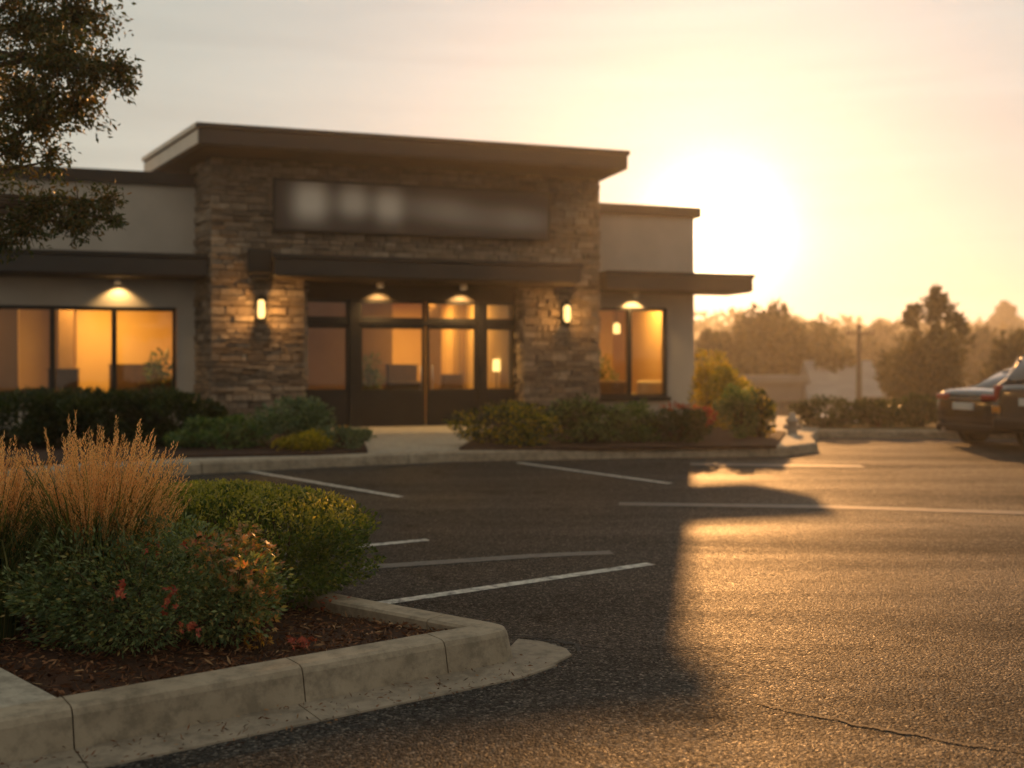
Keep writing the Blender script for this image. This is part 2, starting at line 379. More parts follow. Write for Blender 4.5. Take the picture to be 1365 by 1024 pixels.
M['polewood'] = surf('weathered_pole_wood', (0.10, 0.075, 0.055), (0.15, 0.115, 0.085), 4, 0.9)
M['postpaint'] = surf('pale_post_paint', (0.28, 0.24, 0.2), (0.36, 0.31, 0.26), 8, 0.6)

# ------------------------------------------------------------------ pixel helpers (photo 1365 x 1024)
def gnd(px, py, z=0.0):
    d = (CAM_H - z) * FPX / (py - HOR)
    return ((px - 682.5) / FPX * d, d)
def at(px, py, d): return Vector(((px - 682.5) / FPX * d, d, CAM_H - (py - HOR) / FPX * d))
TH = R(17.3); U = Vector((math.cos(TH), math.sin(TH))); Vv = Vector((-math.sin(TH), math.cos(TH)))
def u_at(px, v, O):
    k = (px - 682.5) / FPX
    bx, by = O.x + Vv.x * v, O.y + Vv.y * v
    return (k * by - bx) / (U.x - k * U.y)
_Fc = Vector((-5.96, 20.0)); _O0 = _Fc + Vv * 1.2
_u0 = u_at(283, 0, _O0); BO = _O0 + U * _u0            # tower's front left corner on the ground
def bu(px, v): return u_at(px, v, BO)
def bz(px, py, v):
    u = bu(px, v); d = BO.y + U.y * u + Vv.y * v
    return CAM_H - (py - HOR) / FPX * d
def bw_pt(u, v, z=0.0):
    p = BO + U * u + Vv * v; return Vector((p.x, p.y, z))

# ------------------------------------------------------------------ the ground
m = MB()
xs = np.concatenate([np.linspace(-460, -60, 14), np.linspace(-50, 70, 49), np.linspace(80, 460, 20)])
ys = np.concatenate([np.linspace(-40, 20, 13), np.linspace(22, 70, 33), np.linspace(76, 260, 40), np.linspace(268, 424, 16)])
def terr(x, y):
    z = -0.06
    if y > 25: z -= 3.2 * min(1, (y - 25) / 22) ** 1.2
    if y > 90:
        t = min(1, (y - 90) / 230); s = t * t * (3 - 2 * t)
        z += s * (11 + 2 * math.sin(x * 0.017 + 1.1) + 1.5 * math.sin(x * 0.041 + 0.4) + 0.012 * max(0, x - 40))
    return z
nx = len(xs)
m.v = [(x, y, terr(x, y)) for y in ys for x in xs]
m.f = [(j*nx+i, j*nx+i+1, (j+1)*nx+i+1, (j+1)*nx+i) for j in range(len(ys)-1) for i in range(nx-1)]
tag(m.build('ground', M['terrain'], smooth=True), kind='structure')
m = MB(); m.prism([(-70, -25), (70, -25), (70, 24.4), (-70, 24.4)], -0.05, 0.0)
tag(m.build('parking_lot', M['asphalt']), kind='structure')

def strip(name, pts, w, z, mat, jitter=0.0, seg=0.06):
    P = [Vector(p) for p in pts]; out = []
    for a, b in zip(P[:-1], P[1:]):
        k = max(1, int((b - a).length / seg)) if jitter else 1
        out += [a.lerp(b, i / k) for i in range(k)]
    out.append(P[-1]); mb = MB(); L = []; off = 0.0
    for i, p in enumerate(out):
        t = (out[min(i+1, len(out)-1)] - out[max(i-1, 0)]).normalized(); n = Vector((-t.y, t.x))
        off = off * 0.85 + random.uniform(-1, 1) * jitter
        ww = w * (1 if not jitter else random.uniform(0.35, 1.2) * (0.35 + 0.65 * math.sin(math.pi * min(1, max(0.04, i / (len(out)-1))))))
        L.append((p + n * (off + ww / 2), p + n * (off - ww / 2)))
    mb.v = [(q.x, q.y, z) for ab in L for q in ab]
    mb.f = [(2*i+1, 2*i+3, 2*i+2, 2*i) for i in range(len(L)-1)]
    return tag(mb.build(name, mat), kind='structure')
for pts, w in (((gnd(500, 806), gnd(868, 752)), 0.10), (((-2.72, 7.46), gnd(570, 720)), 0.10), ((gnd(330, 628), gnd(535, 663)), 0.11),
               ((gnd(690, 617), gnd(893, 645)), 0.11), ((gnd(-120, 652), gnd(90, 700)), 0.11)):
    strip('parking_line', pts, w, 0.004, M['line'])
def mk_faint():
    t = NT('faded_line_paint')
    w = t.ramp(t.noise(9, 6, 0.75), [(0.3, 0.0), (0.62, 1.0)])
    return t.pbr(t.mix(w, (0.04, 0.038, 0.036), (0.11, 0.104, 0.094)), 0.62, 0, t.bump(t.vor(150), 0.6, 0.003), 0.4)
M['faint'] = mk_faint()
strip('faded_line', (gnd(470, 758), gnd(720, 741), gnd(815, 737)), 0.16, 0.004, M['faint'])
strip('faded_line', (gnd(825, 672), gnd(1100, 676), gnd(1420, 686)), 0.26, 0.004, M['faint'])
strip('faded_line', (gnd(920, 619), gnd(1150, 622)), 0.4, 0.004, M['faint'])
strip('asphalt_crack', (gnd(990, 935), gnd(1090, 955), gnd(1180, 975), gnd(1290, 990), gnd(1420, 1012)), 0.026, 0.004, M['crack'], 0.013, 0.025)
strip('asphalt_crack', (gnd(690, 850), gnd(780, 860), gnd(860, 872)), 0.03, 0.004, M['crack'], 0.006, 0.03)

# ------------------------------------------------------------------ swept kerbs
def resample(poly, step=0.08):
    out = []
    for a, b in zip(poly[:-1], poly[1:]):
        a, b = Vector(a), Vector(b); k = max(1, int((b - a).length / step))
        out += [a.lerp(b, i / k) for i in range(k)]
    out.append(Vector(poly[-1])); return out
def fillet(poly, idx, r, n=8):
    a, b, c = Vector(poly[idx-1]), Vector(poly[idx]), Vector(poly[idx+1])
    d1, d2 = (a - b).normalized(), (c - b).normalized(); ang = d1.angle(d2); t = r / math.tan(ang / 2)
    p1, p2 = b + d1 * t, b + d2 * t
    ctr = b + (d1 + d2).normalized() * (r / math.sin(ang / 2))
    a0 = math.atan2(p1.y - ctr.y, p1.x - ctr.x); a1 = math.atan2(p2.y - ctr.y, p2.x - ctr.x)
    da = (a1 - a0 + math.pi) % (2 * math.pi) - math.pi
    arc = [(ctr.x + r * math.cos(a0 + da * i / n), ctr.y + r * math.sin(a0 + da * i / n)) for i in range(n + 1)]
    return poly[:idx] + arc + poly[idx+1:]
def frames(P):
    N = []
    for i in range(len(P)):
        t = (P[min(i+1, len(P)-1)] - P[max(i-1, 0)]).normalized(); N.append(Vector((-t.y, t.x)))   # left of travel = inside
    return N
def sweep(name, P, N, prof, mat, jig=0.0):
    rings = []
    for p, n in zip(P, N):
        e = random.uniform(-jig, jig)
        rings.append([(p.x + n.x * (o + e * (zz > 0.1)), p.y + n.y * (o + e * (zz > 0.1)), zz + e * 0.5 * (zz > 0.1)) for o, zz in prof])
    mb = MB(); mb.loft(rings); return tag(mb.build(name, mat), kind='structure')
KH = 0.16
kerb_prof = [(0.0, -0.03), (0.22, -0.03), (0.22, KH - 0.012), (0.205, KH), (0.075, KH), (0.05, KH - 0.008), (0.036, KH - 0.03), (0.018, 0.05)]
isl = [(-7.0, 0.05), (-1.617, 3.887), (0.13, 5.15), (-0.78, 5.83), (-6.5, 10.4)]
isl = fillet(isl, 2, 0.17)
IP = resample(isl, 0.07); IN = frames(IP)
def cut_pieces(name, P, N, prof, mat, joints, jig=0.0015, gap=0.008):
    idx = [0] + sorted(min(range(len(P)), key=lambda i: (P[i] - Vector(j)).length) for j in joints) + [len(P) - 1]
    for a, b in zip(idx[:-1], idx[1:]):
        if b - a < 1: continue
        PP = [p.copy() for p in P[a:b+1]]; NN = N[a:b+1]
        PP[0] = PP[0] + (PP[1] - PP[0]).normalized() * gap / 2; PP[-1] = PP[-1] + (PP[-2] - PP[-1]).normalized() * gap / 2
        sweep(name, PP, NN, prof, mat, jig)
cut_pieces('kerb', IP, IN, kerb_prof, M['kerb'], [(-4.3, 1.95), gnd(97, 1003), (-0.86, 4.43), (-0.30, 4.85), (-0.34, 5.42), (-1.6, 6.48), (-3.2, 7.76), (-4.9, 9.1)], gap=0.006)
# gutter pan along the front of the island, ending in an apron past the corner
front = [p for p in IP if p.y < 5.0 and p.x < 0.2]
gi = max(i for i, p in enumerate(IP) if p.x > -0.12 and p.y < 5.1) if any(p.x > -0.12 and p.y < 5.1 for p in IP) else 60
gp = [(-7.0, 0.05), (-1.617, 3.887), (-0.10, 4.97), gnd(700, 878)]
G = resample(gp, 0.08); GN = frames(G)
cut_pieces('gutter', G, GN, [(0.03, -0.03), (0.03, 0.016), (-0.20, 0.007), (-0.215, -0.03)], M['gutter'], [(-4.3, 1.95), gnd(110, 1003), (-0.86, 4.43)], 0.0, 0.006)
m = MB(); ap = [gnd(698, 897, .01), gnd(735, 886, .01), gnd(762, 872, .01), gnd(755, 864, .01), gnd(724, 855, .01), gnd(690, 851, .01), gnd(672, 870, .01)]
m.prism(ap, -0.03, 0.011); tag(m.build('gutter_apron', M['gutter'], bevel=0.006), kind='structure')
strip('asphalt_crack', [gnd(x, y) for x, y in ((690, 849), (735, 851), (768, 860), (772, 872))], 0.035, 0.005, M['crack'], 0.004, 0.03)

def inside(p, poly):
    x, y = p; c = False; n = len(poly)
    for i in range(n):
        (x1, y1), (x2, y2) = poly[i], poly[(i+1) % n]
        if (y1 > y) != (y2 > y) and x < (x2 - x1) * (y - y1) / (y2 - y1) + x1: c = not c
    return c
off = [(p.x + n.x * 0.12, p.y + n.y * 0.12) for p, n in zip(IP, IN)]
off_in = [(p.x + n.x * 0.215, p.y + n.y * 0.215) for p, n in zip(IP, IN)]
SLAB = [(-1.74, 4.03), (-2.19, 4.47), (-4.3, 6.35), (-6.6, 6.35), (-6.6, 0.62)]
def bedz(x, y):
    return 0.105 + 0.02 * math.sin(x * 3.1 + 1) * math.sin(y * 2.7) + 0.012 * math.sin(x * 9 + y * 7)
def grid_bed(name, poly, x0, x1, y0, y1, st, zf, mat):
    mb = MB(); gx = np.arange(x0, x1, st); gy = np.arange(y0, y1, st); ids = {}
    def vid(i, j):
        if (i, j) not in ids:
            ids[(i, j)] = len(mb.v); x, y = gx[0] + i * st, gy[0] + j * st
            mb.v.append((x, y, zf(x, y) + random.uniform(-0.006, 0.006)))
        return ids[(i, j)]
    for i in range(len(gx) - 1):
        for j in range(len(gy) - 1):
            if inside((gx[i] + st / 2, gy[j] + st / 2), poly):
                mb.f.append((vid(i, j), vid(i+1, j), vid(i+1, j+1), vid(i, j+1)))
    return mb.build(name, mat, smooth=True)
tag(grid_bed('mulch_bed', off, -6.6, 0.1, 1.0, 10.0, 0.06, bedz, M['mulch']), kind='structure')
def chips(name, poly, n, zf, box, excl=None, s=1.0):
    P = []
    while len(P) < n:
        x, y = random.uniform(box[0], box[1]), random.uniform(box[2], box[3])
        if inside((x, y), poly) and not (excl and inside((x, y), excl)): P.append((x, y, zf(x, y) + random.uniform(0.002, 0.02)))
    P = np.array(P); D = unit(n) * np.array([1, 1, 0.35])
    L = rng.uniform(0.015, 0.06, n) * s; W = rng.uniform(0.006, 0.014, n) * s
    return tag(leaves(name, P - nrm(D) * L[:, None] / 2, D, L, W, M['chip'], None, 0.35), kind='stuff')
chips('mulch_chips', off_in, 7500, bedz, (-3.2, 0.1, 3.6, 7.0), SLAB)
gpoly = [(p.x + n.x * 0.01, p.y + n.y * 0.01) for p, n in zip(G, GN)] + [(p.x - n.x * 0.30, p.y - n.y * 0.30) for p, n in reversed(list(zip(G, GN)))]
chips('gutter_litter', gpoly, 420, lambda x, y: 0.012, (-3.0, 0.3, 2.9, 5.3), s=0.6)
m = MB(); m.prism(SLAB, 0.0, 0.166); tag(m.build('sidewalk', M['walk'], bevel=0.012), kind='structure')

# ------------------------------------------------------------------ plateau in front of the building (raised walk with kerb)
PZ = 0.15
kl = [(-16, 8.2), gnd(-150, 664), gnd(100, 642), gnd(235, 634), gnd(400, 625), gnd(600, 616), gnd(850, 611), gnd(1050, 608), gnd(1092, 602), gnd(1084, 592), (6.3, 21.5), (8.0, 27.0)]
kl = fillet(kl, 8, 0.35) if False else kl
KP = resample(kl, 0.3); KN = frames(KP)
bprof = [(0.0, -0.03), (0.3, -0.03), (0.3, PZ + 0.004), (0.06, PZ + 0.004), (0.03, PZ - 0.02), (0.015, 0.05)]
cut_pieces('kerb', KP, KN, bprof, M['kerb'], [KP[i] for i in range(8, len(KP) - 4, 9)], 0.001, 0.012)
plat = [(p.x + n.x * 0.25, p.y + n.y * 0.25) for p, n in zip(KP, KN)] + [(-2, 34), (-16, 30)]
m = MB(); m.prism(plat, -0.03, PZ); tag(m.build('pavement', M['walk']), kind='structure')
def gp2(px, py): return gnd(px, py, PZ)
bedL = [gp2(-160, 636), gp2(120, 617), gp2(240, 611), gp2(420, 607), gp2(490, 604), gp2(486, 592), bw_pt(1.9, -0.12)[:2], bw_pt(0.3, -0.12)[:2], bw_pt(-9, 0.88)[:2]]
bedR = [gp2(612, 600), gp2(700, 600.5), gp2(850, 598.5), gp2(1035, 596), (5.35, 20.5), bw_pt(10.0, 0.6)[:2], bw_pt(7.0, -0.12)[:2], bw_pt(5.9, -0.12)[:2]]
for b in (bedL, bedR):
    m = MB(); m.prism([(x, y) for x, y in b], PZ - 0.02, PZ + 0.035); tag(m.build('mulch_bed', M['mulch']), kind='structure')

# ------------------------------------------------------------------ the building
BLD = empty('storefront_building', (BO.x, BO.y, 0), TH, 'single-storey stone and stucco building with flat dark roofs and lit windows across the lot', 'building')
SK = -0.283                                        # plan skew of the tower's left side
uR = bu(797, 0); uc1, uc2 = bu(406, 0), bu(697, 0)
z_fas_top = bz(265, 163, -1.2); z_sof = z_fas_top - 0.40
z_can_t, z_can_b = bz(365, 338, -0.9), bz(365, 338, -0.9) - 0.42
TD = 2.4                                           # tower depth
# stone tower
bm_ = MB()
def stones(mb, a0, a1, z0, z1, fn):
    z = z0
    while z < z1 - 0.02:
        h = min(random.choice((0.045, 0.06, 0.07, 0.09, 0.11, 0.15)), z1 - z); a = a0
        while a < a1 - 0.01:
            w = min(random.uniform(0.10, 0.46), a1 - a)
            if a1 - a - w < 0.1: w = a1 - a
            pr = random.uniform(0.008, 0.085); g = 0.006; j = lambda: random.uniform(-0.006, 0.006)
            q = [(a + g + j(), z + g + j()), (a + w - g + j(), z + g + j()), (a + w - g + j(), z + h - g + j()), (a + g + j(), z + h - g + j())]
            c = (sum(x for x, _ in q) / 4, sum(y for _, y in q) / 4)
            top = [(c[0] + (x - c[0]) * (1 - 0.02 / max(w, .1)), c[1] + (y - c[1]) * (1 - 0.018 / max(h, .06))) for x, y in q]
            vs = [fn(x, 0.05, y) for x, y in q] + [fn(x, -pr * 0.7, y) for x, y in q] + [fn(x, -pr + j(), y) for x, y in top]
            mb.add(vs, [(0,1,5,4),(1,2,6,5),(2,3,7,6),(3,0,4,7),(4,5,9,8),(5,6,10,9),(6,7,11,10),(7,4,8,11),(8,9,10,11)])
            a += w
        z += h
core = MB()
core.prism([(0.03, 0.03), (uc1 - 0.03, 0.03), (uc1 - 0.03, TD), (SK * TD + 0.03, TD)], 0, z_can_b + 0.02)
core.prism([(uc2 + 0.03, 0.03), (uR - 0.03, 0.03), (uR - 0.03, TD), (uc2 + 0.03, TD)], 0, z_can_b + 0.02)
core.prism([(0.03, 0.032), (uR - 0.03, 0.032), (uR - 0.03, TD), (SK * TD + 0.03, TD)], z_can_b + 0.021, z_sof - 0.003)
core.build('core_wall', M['mortar'], BLD)
fr_ = lambda a, v, z: (a, v, z)
stones(bm_, -0.03, uc1, 0.0, z_can_b, fr_)
stones(bm_, uc2, uR + 0.03, 0.0, z_can_b, fr_)
stones(bm_, -0.03, uR + 0.03, z_can_b, z_sof - 0.01, fr_)
sl = math.hypot(SK, 1)
stones(bm_, 0.0, 1.3, 0.0, z_sof - 0.01, lambda a, v, z: (SK * a / sl + v / sl, a / sl + v * SK / sl * -1 * -1, z))
stones(bm_, 0.0, 0.5, 0.0, z_can_b, lambda a, v, z: (uc1 - v, a, z))
stones(bm_, 0.0, 0.5, 0.0, z_can_b, lambda a, v, z: (uc2 + v, a, z))
stones(bm_, 0.0, TD, 0.0, z_sof - 0.01, lambda a, v, z: (uR - v, a, z))
bm_.build('stone_cladding', M['stone'], BLD)
# main roof
uFL, uFR = bu(265, -1.2), bu(837, -1.2)
RD = 3.9
roof_poly = lambda e: [(uFL - e, -1.2 - e), (uFR + e, -1.2 - e), (uFR + e, -1.2 + RD + e), (uFL + SK * RD - e, -1.2 + RD + e)]
m = MB(); m.prism(roof_poly(0), z_sof, z_fas_top - 0.10); rf = m.build('roof', M['fascia'], BLD, bevel=0.012)
m = MB(); m.prism(roof_poly(0.04), z_fas_top - 0.098, z_fas_top); m.build('roof_edge', M['fascia'], rf, bevel=0.012)
m = MB()                                            # pale end trim on the left gable end
def end_trim(z0, z1, e):
    a = (uFL - 0.0, -1.2 + 0.02); b = (uFL + SK * RD, -1.2 + RD)
    m.prism([(a[0] - e, a[1]), (a[0] + 0.01 - e, a[1]), (b[0] + 0.01 - e, b[1]), (b[0] - e, b[1])], z0, z1)
end_trim(z_sof + 0.01, z_fas_top - 0.125, 0.022); end_trim(z_fas_top - 0.096, z_fas_top - 0.004, 0.068)
m.build('roof_trim', M['trim'], rf)
m = MB(); m.prism([(uFL + 0.12, -1.08), (uFR - 0.12, -1.08), (uFR - 0.12, -1.2 + RD - 0.12), (uFL + SK * RD + 0.12, -1.2 + RD - 0.12)], z_sof - 0.03, z_sof - 0.002)
m.build('soffit', M['soffit'], rf)
# wings
def wing(name, u0, u1, v, z_top, wins, depth):
    """stucco wall with one window opening"""
    mb = MB(); (a, b, s, h) = wins; e = 0.22
    mb.box(u0, a, v, v + e, 0, z_top); mb.box(b, u1, v, v + e, 0, z_top)
    mb.box(a, b, v, v + e, 0, s); mb.box(a, b, v, v + e, h, z_top)
    return mb
vL = 1.0; wl0, wl1 = bu(-260, vL), bu(235, vL); wls, wlh = bz(160, 528, vL), bz(160, 409, vL)
zpL = bz(265, 233, vL)
uLw = -14.0
wing('w', uLw, SK * vL - 0.03, vL, zpL - 0.05, (wl0, wl1, wls, wlh), 8).build('wing_wall', M['stucco'], BLD)
vR = 0.8; wr0, wr1 = uR + 0.12, bu(889, vR); wrs, wrh = bz(850, 530, vR), bz(850, 410, vR)
uRe = bu(925, vR); zpR = bz(800, 271, vR)
mw = wing('w', uR - 0.03, uRe, vR, zpR - 0.05, (wr0, wr1, wrs, wrh), 8)
mw.box(uRe - 0.22, uRe, vR + 0.221, 11, 0, zpR - 0.05); mw.box(uLw, uRe - 0.221, 10.78, 11, 0, 5.0); mw.box(uLw, uLw + 0.22, vL + 0.23, 10.779, 0, 5.0)
mw.build('wing_wall', M['stucco'], BLD)
m = MB(); m.box(uLw, SK * vL - 0.04, vL - 0.09, vL + 0.32, zpL - 0.27, zpL); m.build('parapet_cap', M['darkmetal'], BLD, bevel=0.01)
m = MB(); m.box(uR + 0.05, bu(935, vR - 0.1), vR - 0.1, vR + 0.32, zpR - 0.24, zpR); m.build('parapet_cap', M['fascia'], BLD, bevel=0.01)
m = MB(); m.box(uLw + 0.23, SK * TD - 0.4, vL + 0.33, 10.7, 4.6, 4.7); m.box(uR + 0.05, uRe - 0.25, vR + 0.33, 10.7, 4.6, 4.7); m.box(SK * TD - 0.39, uR + 0.04, TD + 0.05, 10.7, 4.6, 4.7)
m.build('flat_roof', M['roofing'], BLD)
# canopies (flat slabs with soffits)
zcL = bz(200, 337, 0.0)
m = MB(); m.box(uLw + 0.5, -0.10, -0.02, vL - 0.002, zcL - 0.44, zcL - 0.09); c = m.build('canopy', M['fascia'], BLD, bevel=0.012)
m = MB(); m.box(uLw + 0.5, -0.10, -0.06, vL - 0.002, zcL - 0.088, zcL); m.build('canopy_edge', M['darkmetal'], c, bevel=0.01)
m = MB(); m.box(uLw + 0.6, -0.14, 0.06, vL - 0.01, zcL - 0.462, zcL - 0.442); m.build('canopy_soffit', M['soffit'], c)
ucL, ucR = bu(366, -0.9), bu(775, -0.9)
m = MB(); m.box(ucL, ucR, -0.9, -0.075, z_can_b, z_can_t - 0.09); c = m.build('canopy', M['fascia'], BLD, bevel=0.012)
m = MB(); m.box(ucL - 0.03, ucR + 0.03, -0.94, -0.075, z_can_t - 0.088, z_can_t); m.build('canopy_edge', M['darkmetal'], c, bevel=0.01)
m = MB(); m.box(ucL + 0.05, ucR - 0.05, -0.85, 0.5, z_can_b - 0.022, z_can_b - 0.002); m.build('canopy_soffit', M['soffit'], c)
vcR = -0.35; ucE = bu(1004, vcR); zcR = bz(900, 363, vcR)
m = MB(); m.box(uR + 0.08, ucE, vcR, vR - 0.005, zcR - 0.40, zcR - 0.09); m.box(uRe + 0.005, ucE, vR - 0.004, vR + 0.25, zcR - 0.40, zcR - 0.09); c = m.build('canopy', M['fascia'], BLD, bevel=0.012)
m = MB(); m.box(uR + 0.08, ucE + 0.04, vcR - 0.04, vR - 0.005, zcR - 0.088, zcR); m.box(uRe + 0.005, ucE + 0.04, vR - 0.004, vR + 0.29, zcR - 0.088, zcR); m.build('canopy_edge', M['darkmetal'], c, bevel=0.01)
m = MB(); m.box(uR + 0.1, ucE - 0.05, vcR + 0.05, vR - 0.01, zcR - 0.422, zcR - 0.402); m.build('canopy_soffit', M['soffit'], c)
# windows
def window(u0, u1, z0, z1, v, mulls, sill=True):
    t = 0.075; fb = MB()
    fb.box(u0, u0 + t, v - 0.03, v + 0.12, z0, z1); fb.box(u1 - t, u1, v - 0.03, v + 0.12, z0, z1)
    fb.box(u0 + t, u1 - t, v - 0.03, v + 0.12, z0, z0 + t); fb.box(u0 + t, u1 - t, v - 0.03, v + 0.12, z1 - t, z1)
    for q in mulls: fb.box(q - 0.05, q + 0.05, v - 0.028, v + 0.118, z0 + t, z1 - t)
    w = fb.build('window', M['darkmetal'], BLD, bevel=0.006)
    ed = [u0 + t] + [x for q in mulls for x in (q - 0.05, q + 0.05)] + [u1 - t]
    for k in range(0, len(ed), 2):
        p = MB(); p.box(ed[k] + 0.001, ed[k+1] - 0.001, v + 0.045, v + 0.053, z0 + t, z1 - t); p.build('pane', M['glass'], w)
    if sill:
        s = MB(); s.box(u0 - 0.06, u1 + 0.06, v - 0.12, v - 0.031, z0 - 0.09, z0 + 0.01); s.build('sill', M['darkmetal'], w, bevel=0.008)
    return w
window(wl0 + 0.005, wl1 - 0.005, wls + 0.005, wlh - 0.005, vL, [bu(-90, vL), bu(-12, vL), bu(70, vL), bu(152, vL)])
window(wr0 + 0.005, wr1 - 0.005, wrs + 0.005, wrh - 0.005, vR, [bu(839, vR)])
# entrance glazing between the stone columns
vE = 0.42; eu = lambda px: bu(px, vE)
zt = bz(550, 401, vE); zb = PZ; ztr0, ztr1 = bz(520, 434, vE), bz(520, 427, vE); zkick = bz(520, 519, vE)
m = MB(); m.box(uc1 - 0.02, uc2 + 0.02, vE - 0.05, vE + 0.2, zt, z_can_b - 0.03); hd = m.build('entrance_header', M['soffit'], BLD)
def leafdoor(name, u0, u1, z0, z1, kick, handle=None, st=0.07):
    fb = MB(); a, b = vE - 0.02, vE + 0.06
    fb.box(u0, u0 + st, a, b, z0, z1); fb.box(u1 - st, u1, a, b, z0, z1)
    fb.box(u0 + st, u1 - st, a, b, z1 - st, z1)
    fb.box(u0 + st, u1 - st, a, b, z0, (kick if kick else z0 + st))
    d = fb.build(name, M['darkmetal'], BLD, bevel=0.006)
    p = MB(); p.box(u0 + st, u1 - st, vE + 0.016, vE + 0.024, kick or z0 + st, z1 - st); p.build('pane', M['glass'], d)
    if handle is not None:
        h = MB(); h.tube([(handle, vE - 0.02, 0.95), (handle, vE - 0.075, 0.95), (handle, vE - 0.075, 1.45), (handle, vE - 0.02, 1.45)], 0.013, 8)
        h.build('handle', M['rim'], d, smooth=True)
edges = [405.5, 465, 478.5, 567, 568, 636, 645.5, 697]
E = [eu(p) for p in edges]; E[0] = uc1 + 0.005; E[-1] = uc2 - 0.005
leafdoor('sidelight', E[0], E[1], zb, ztr0, zkick)
leafdoor('door', E[2], E[3] - 0.004, zb + 0.01, ztr0, zkick, E[3] - 0.12)
leafdoor('door', E[4] + 0.004, E[5], zb + 0.01, ztr0, zkick, E[4] + 0.12)
leafdoor('sidelight', E[6], E[7], zb, ztr0, zkick)
leafdoor('transom', E[0], E[1], ztr1, zt - 0.004, None, st=0.06)
leafdoor('transom', E[2], E[3] - 0.004, ztr1, zt - 0.004, None, st=0.06)
leafdoor('transom', E[4] + 0.004, E[5], ztr1, zt - 0.004, None, st=0.06)
leafdoor('transom', E[6], E[7], ztr1, zt - 0.004, None, st=0.06)
m = MB(); m.box(E[1] + 0.002, E[2] - 0.002, vE - 0.06, vE + 0.1, zb, zt - 0.004); m.box(E[5] + 0.002, E[6] - 0.002, vE - 0.06, vE + 0.1, zb, zt - 0.004)
m.box(E[0], E[1], vE - 0.04, vE + 0.08, ztr0 + 0.002, ztr1 - 0.002); m.box(E[2], E[5], vE - 0.04, vE + 0.08, ztr0 + 0.002, ztr1 - 0.002); m.box(E[6], E[7], vE - 0.04, vE + 0.08, ztr0 + 0.002, ztr1 - 0.002)
m.build('entrance_frame', M['darkmetal'], BLD, bevel=0.008)
# interiors
CZ = 3.25
def room(u0, u1, v0, v1, back='wallpaint'):
    mb = MB(); t = 0.1
    mb.box(u0 - t, u0, v0, v1, 0.16, CZ); mb.box(u1, u1 + t, v0, v1, 0.16, CZ); mb.box(u0 - t, u1 + t, v1 + 0.002, v1 + t, 0.16, CZ)
    mb.box(u0 - t, u1 + t, v0, v1 + t, CZ + 0.002, CZ + t)
    mb.build('interior_wall', M[back], BLD)
    f = MB(); f.box(u0, u1, v0, v1, 0.1, 0.158); f.build('interior_floor', M['intfloor'], BLD)
rl0, rl1 = wl0 - 0.4, SK * vL - 0.35
room(rl0, rl1, vL + 0.24, 5.2); room(uc1 + 0.14, uc2 - 0.14, TD + 0.02, 8.0); room(uR + 0.11, uRe - 0.35, vR + 0.24, 5.0)
m = MB()                                            # lobby side walls between the glazing and the deeper room
m.box(uc1 + 0.03, uc1 + 0.13, vE + 0.22, TD + 0.018, 0.16, CZ); m.box(uc2 - 0.13, uc2 - 0.03, vE + 0.22, TD + 0.018, 0.16, CZ)
m.box(uc1 + 0.03, uc2 - 0.03, vE + 0.22, TD + 0.018, CZ + 0.002, CZ + 0.1); m.build('interior_wall', M['wallpaint'], BLD)
m = MB(); m.box(uc1 + 0.14, uc2 - 0.14, vE + 0.1, TD + 0.018, 0.1, 0.157); m.build('interior_floor', M['intfloor'], BLD)
for q0, q1, w0, w1 in ((bu(-60, 3.2), bu(24, 3.2), 3.2, 3.3), (bu(78, 4.3), bu(97, 4.3), 4.3, 5.19), (uc1 + 0.15, bu(523, 4.6), 4.6, 4.72), (bu(572, 5.6), bu(588, 5.6), 5.6, 5.8), (bu(612, 4.4), uc2 - 0.15, 4.4, 4.5)):
    m = MB(); m.box(q0, q1, w0, w1, 0.16, CZ - 0.002); m.build('partition_wall', M['darkwall'], BLD)
def lamp_area(loc, size, power, color=(1.0, 0.57, 0.15)):
    l = bpy.data.lights.new('ceiling_lamp', 'AREA'); l.shape = 'SQUARE'; l.size = size; l.energy = power; l.color = color
    o = bpy.data.objects.new('ceiling_lamp', l); COL.objects.link(o); o.parent = BLD; o.location = loc
lamp_area((bu(120, 3.6), 3.7, CZ - 0.03), 1.0, 150); lamp_area((bu(-100, 2.6), 2.6, CZ - 0.03), 0.8, 40)
lamp_area((bu(560, 5.5), 5.9, CZ - 0.03), 0.8, 120); lamp_area((bu(600, 3.2), 3.2, CZ - 0.03), 0.6, 90)
lamp_area((bu(860, 1.9), 1.9, CZ - 0.03), 0.8, 100)

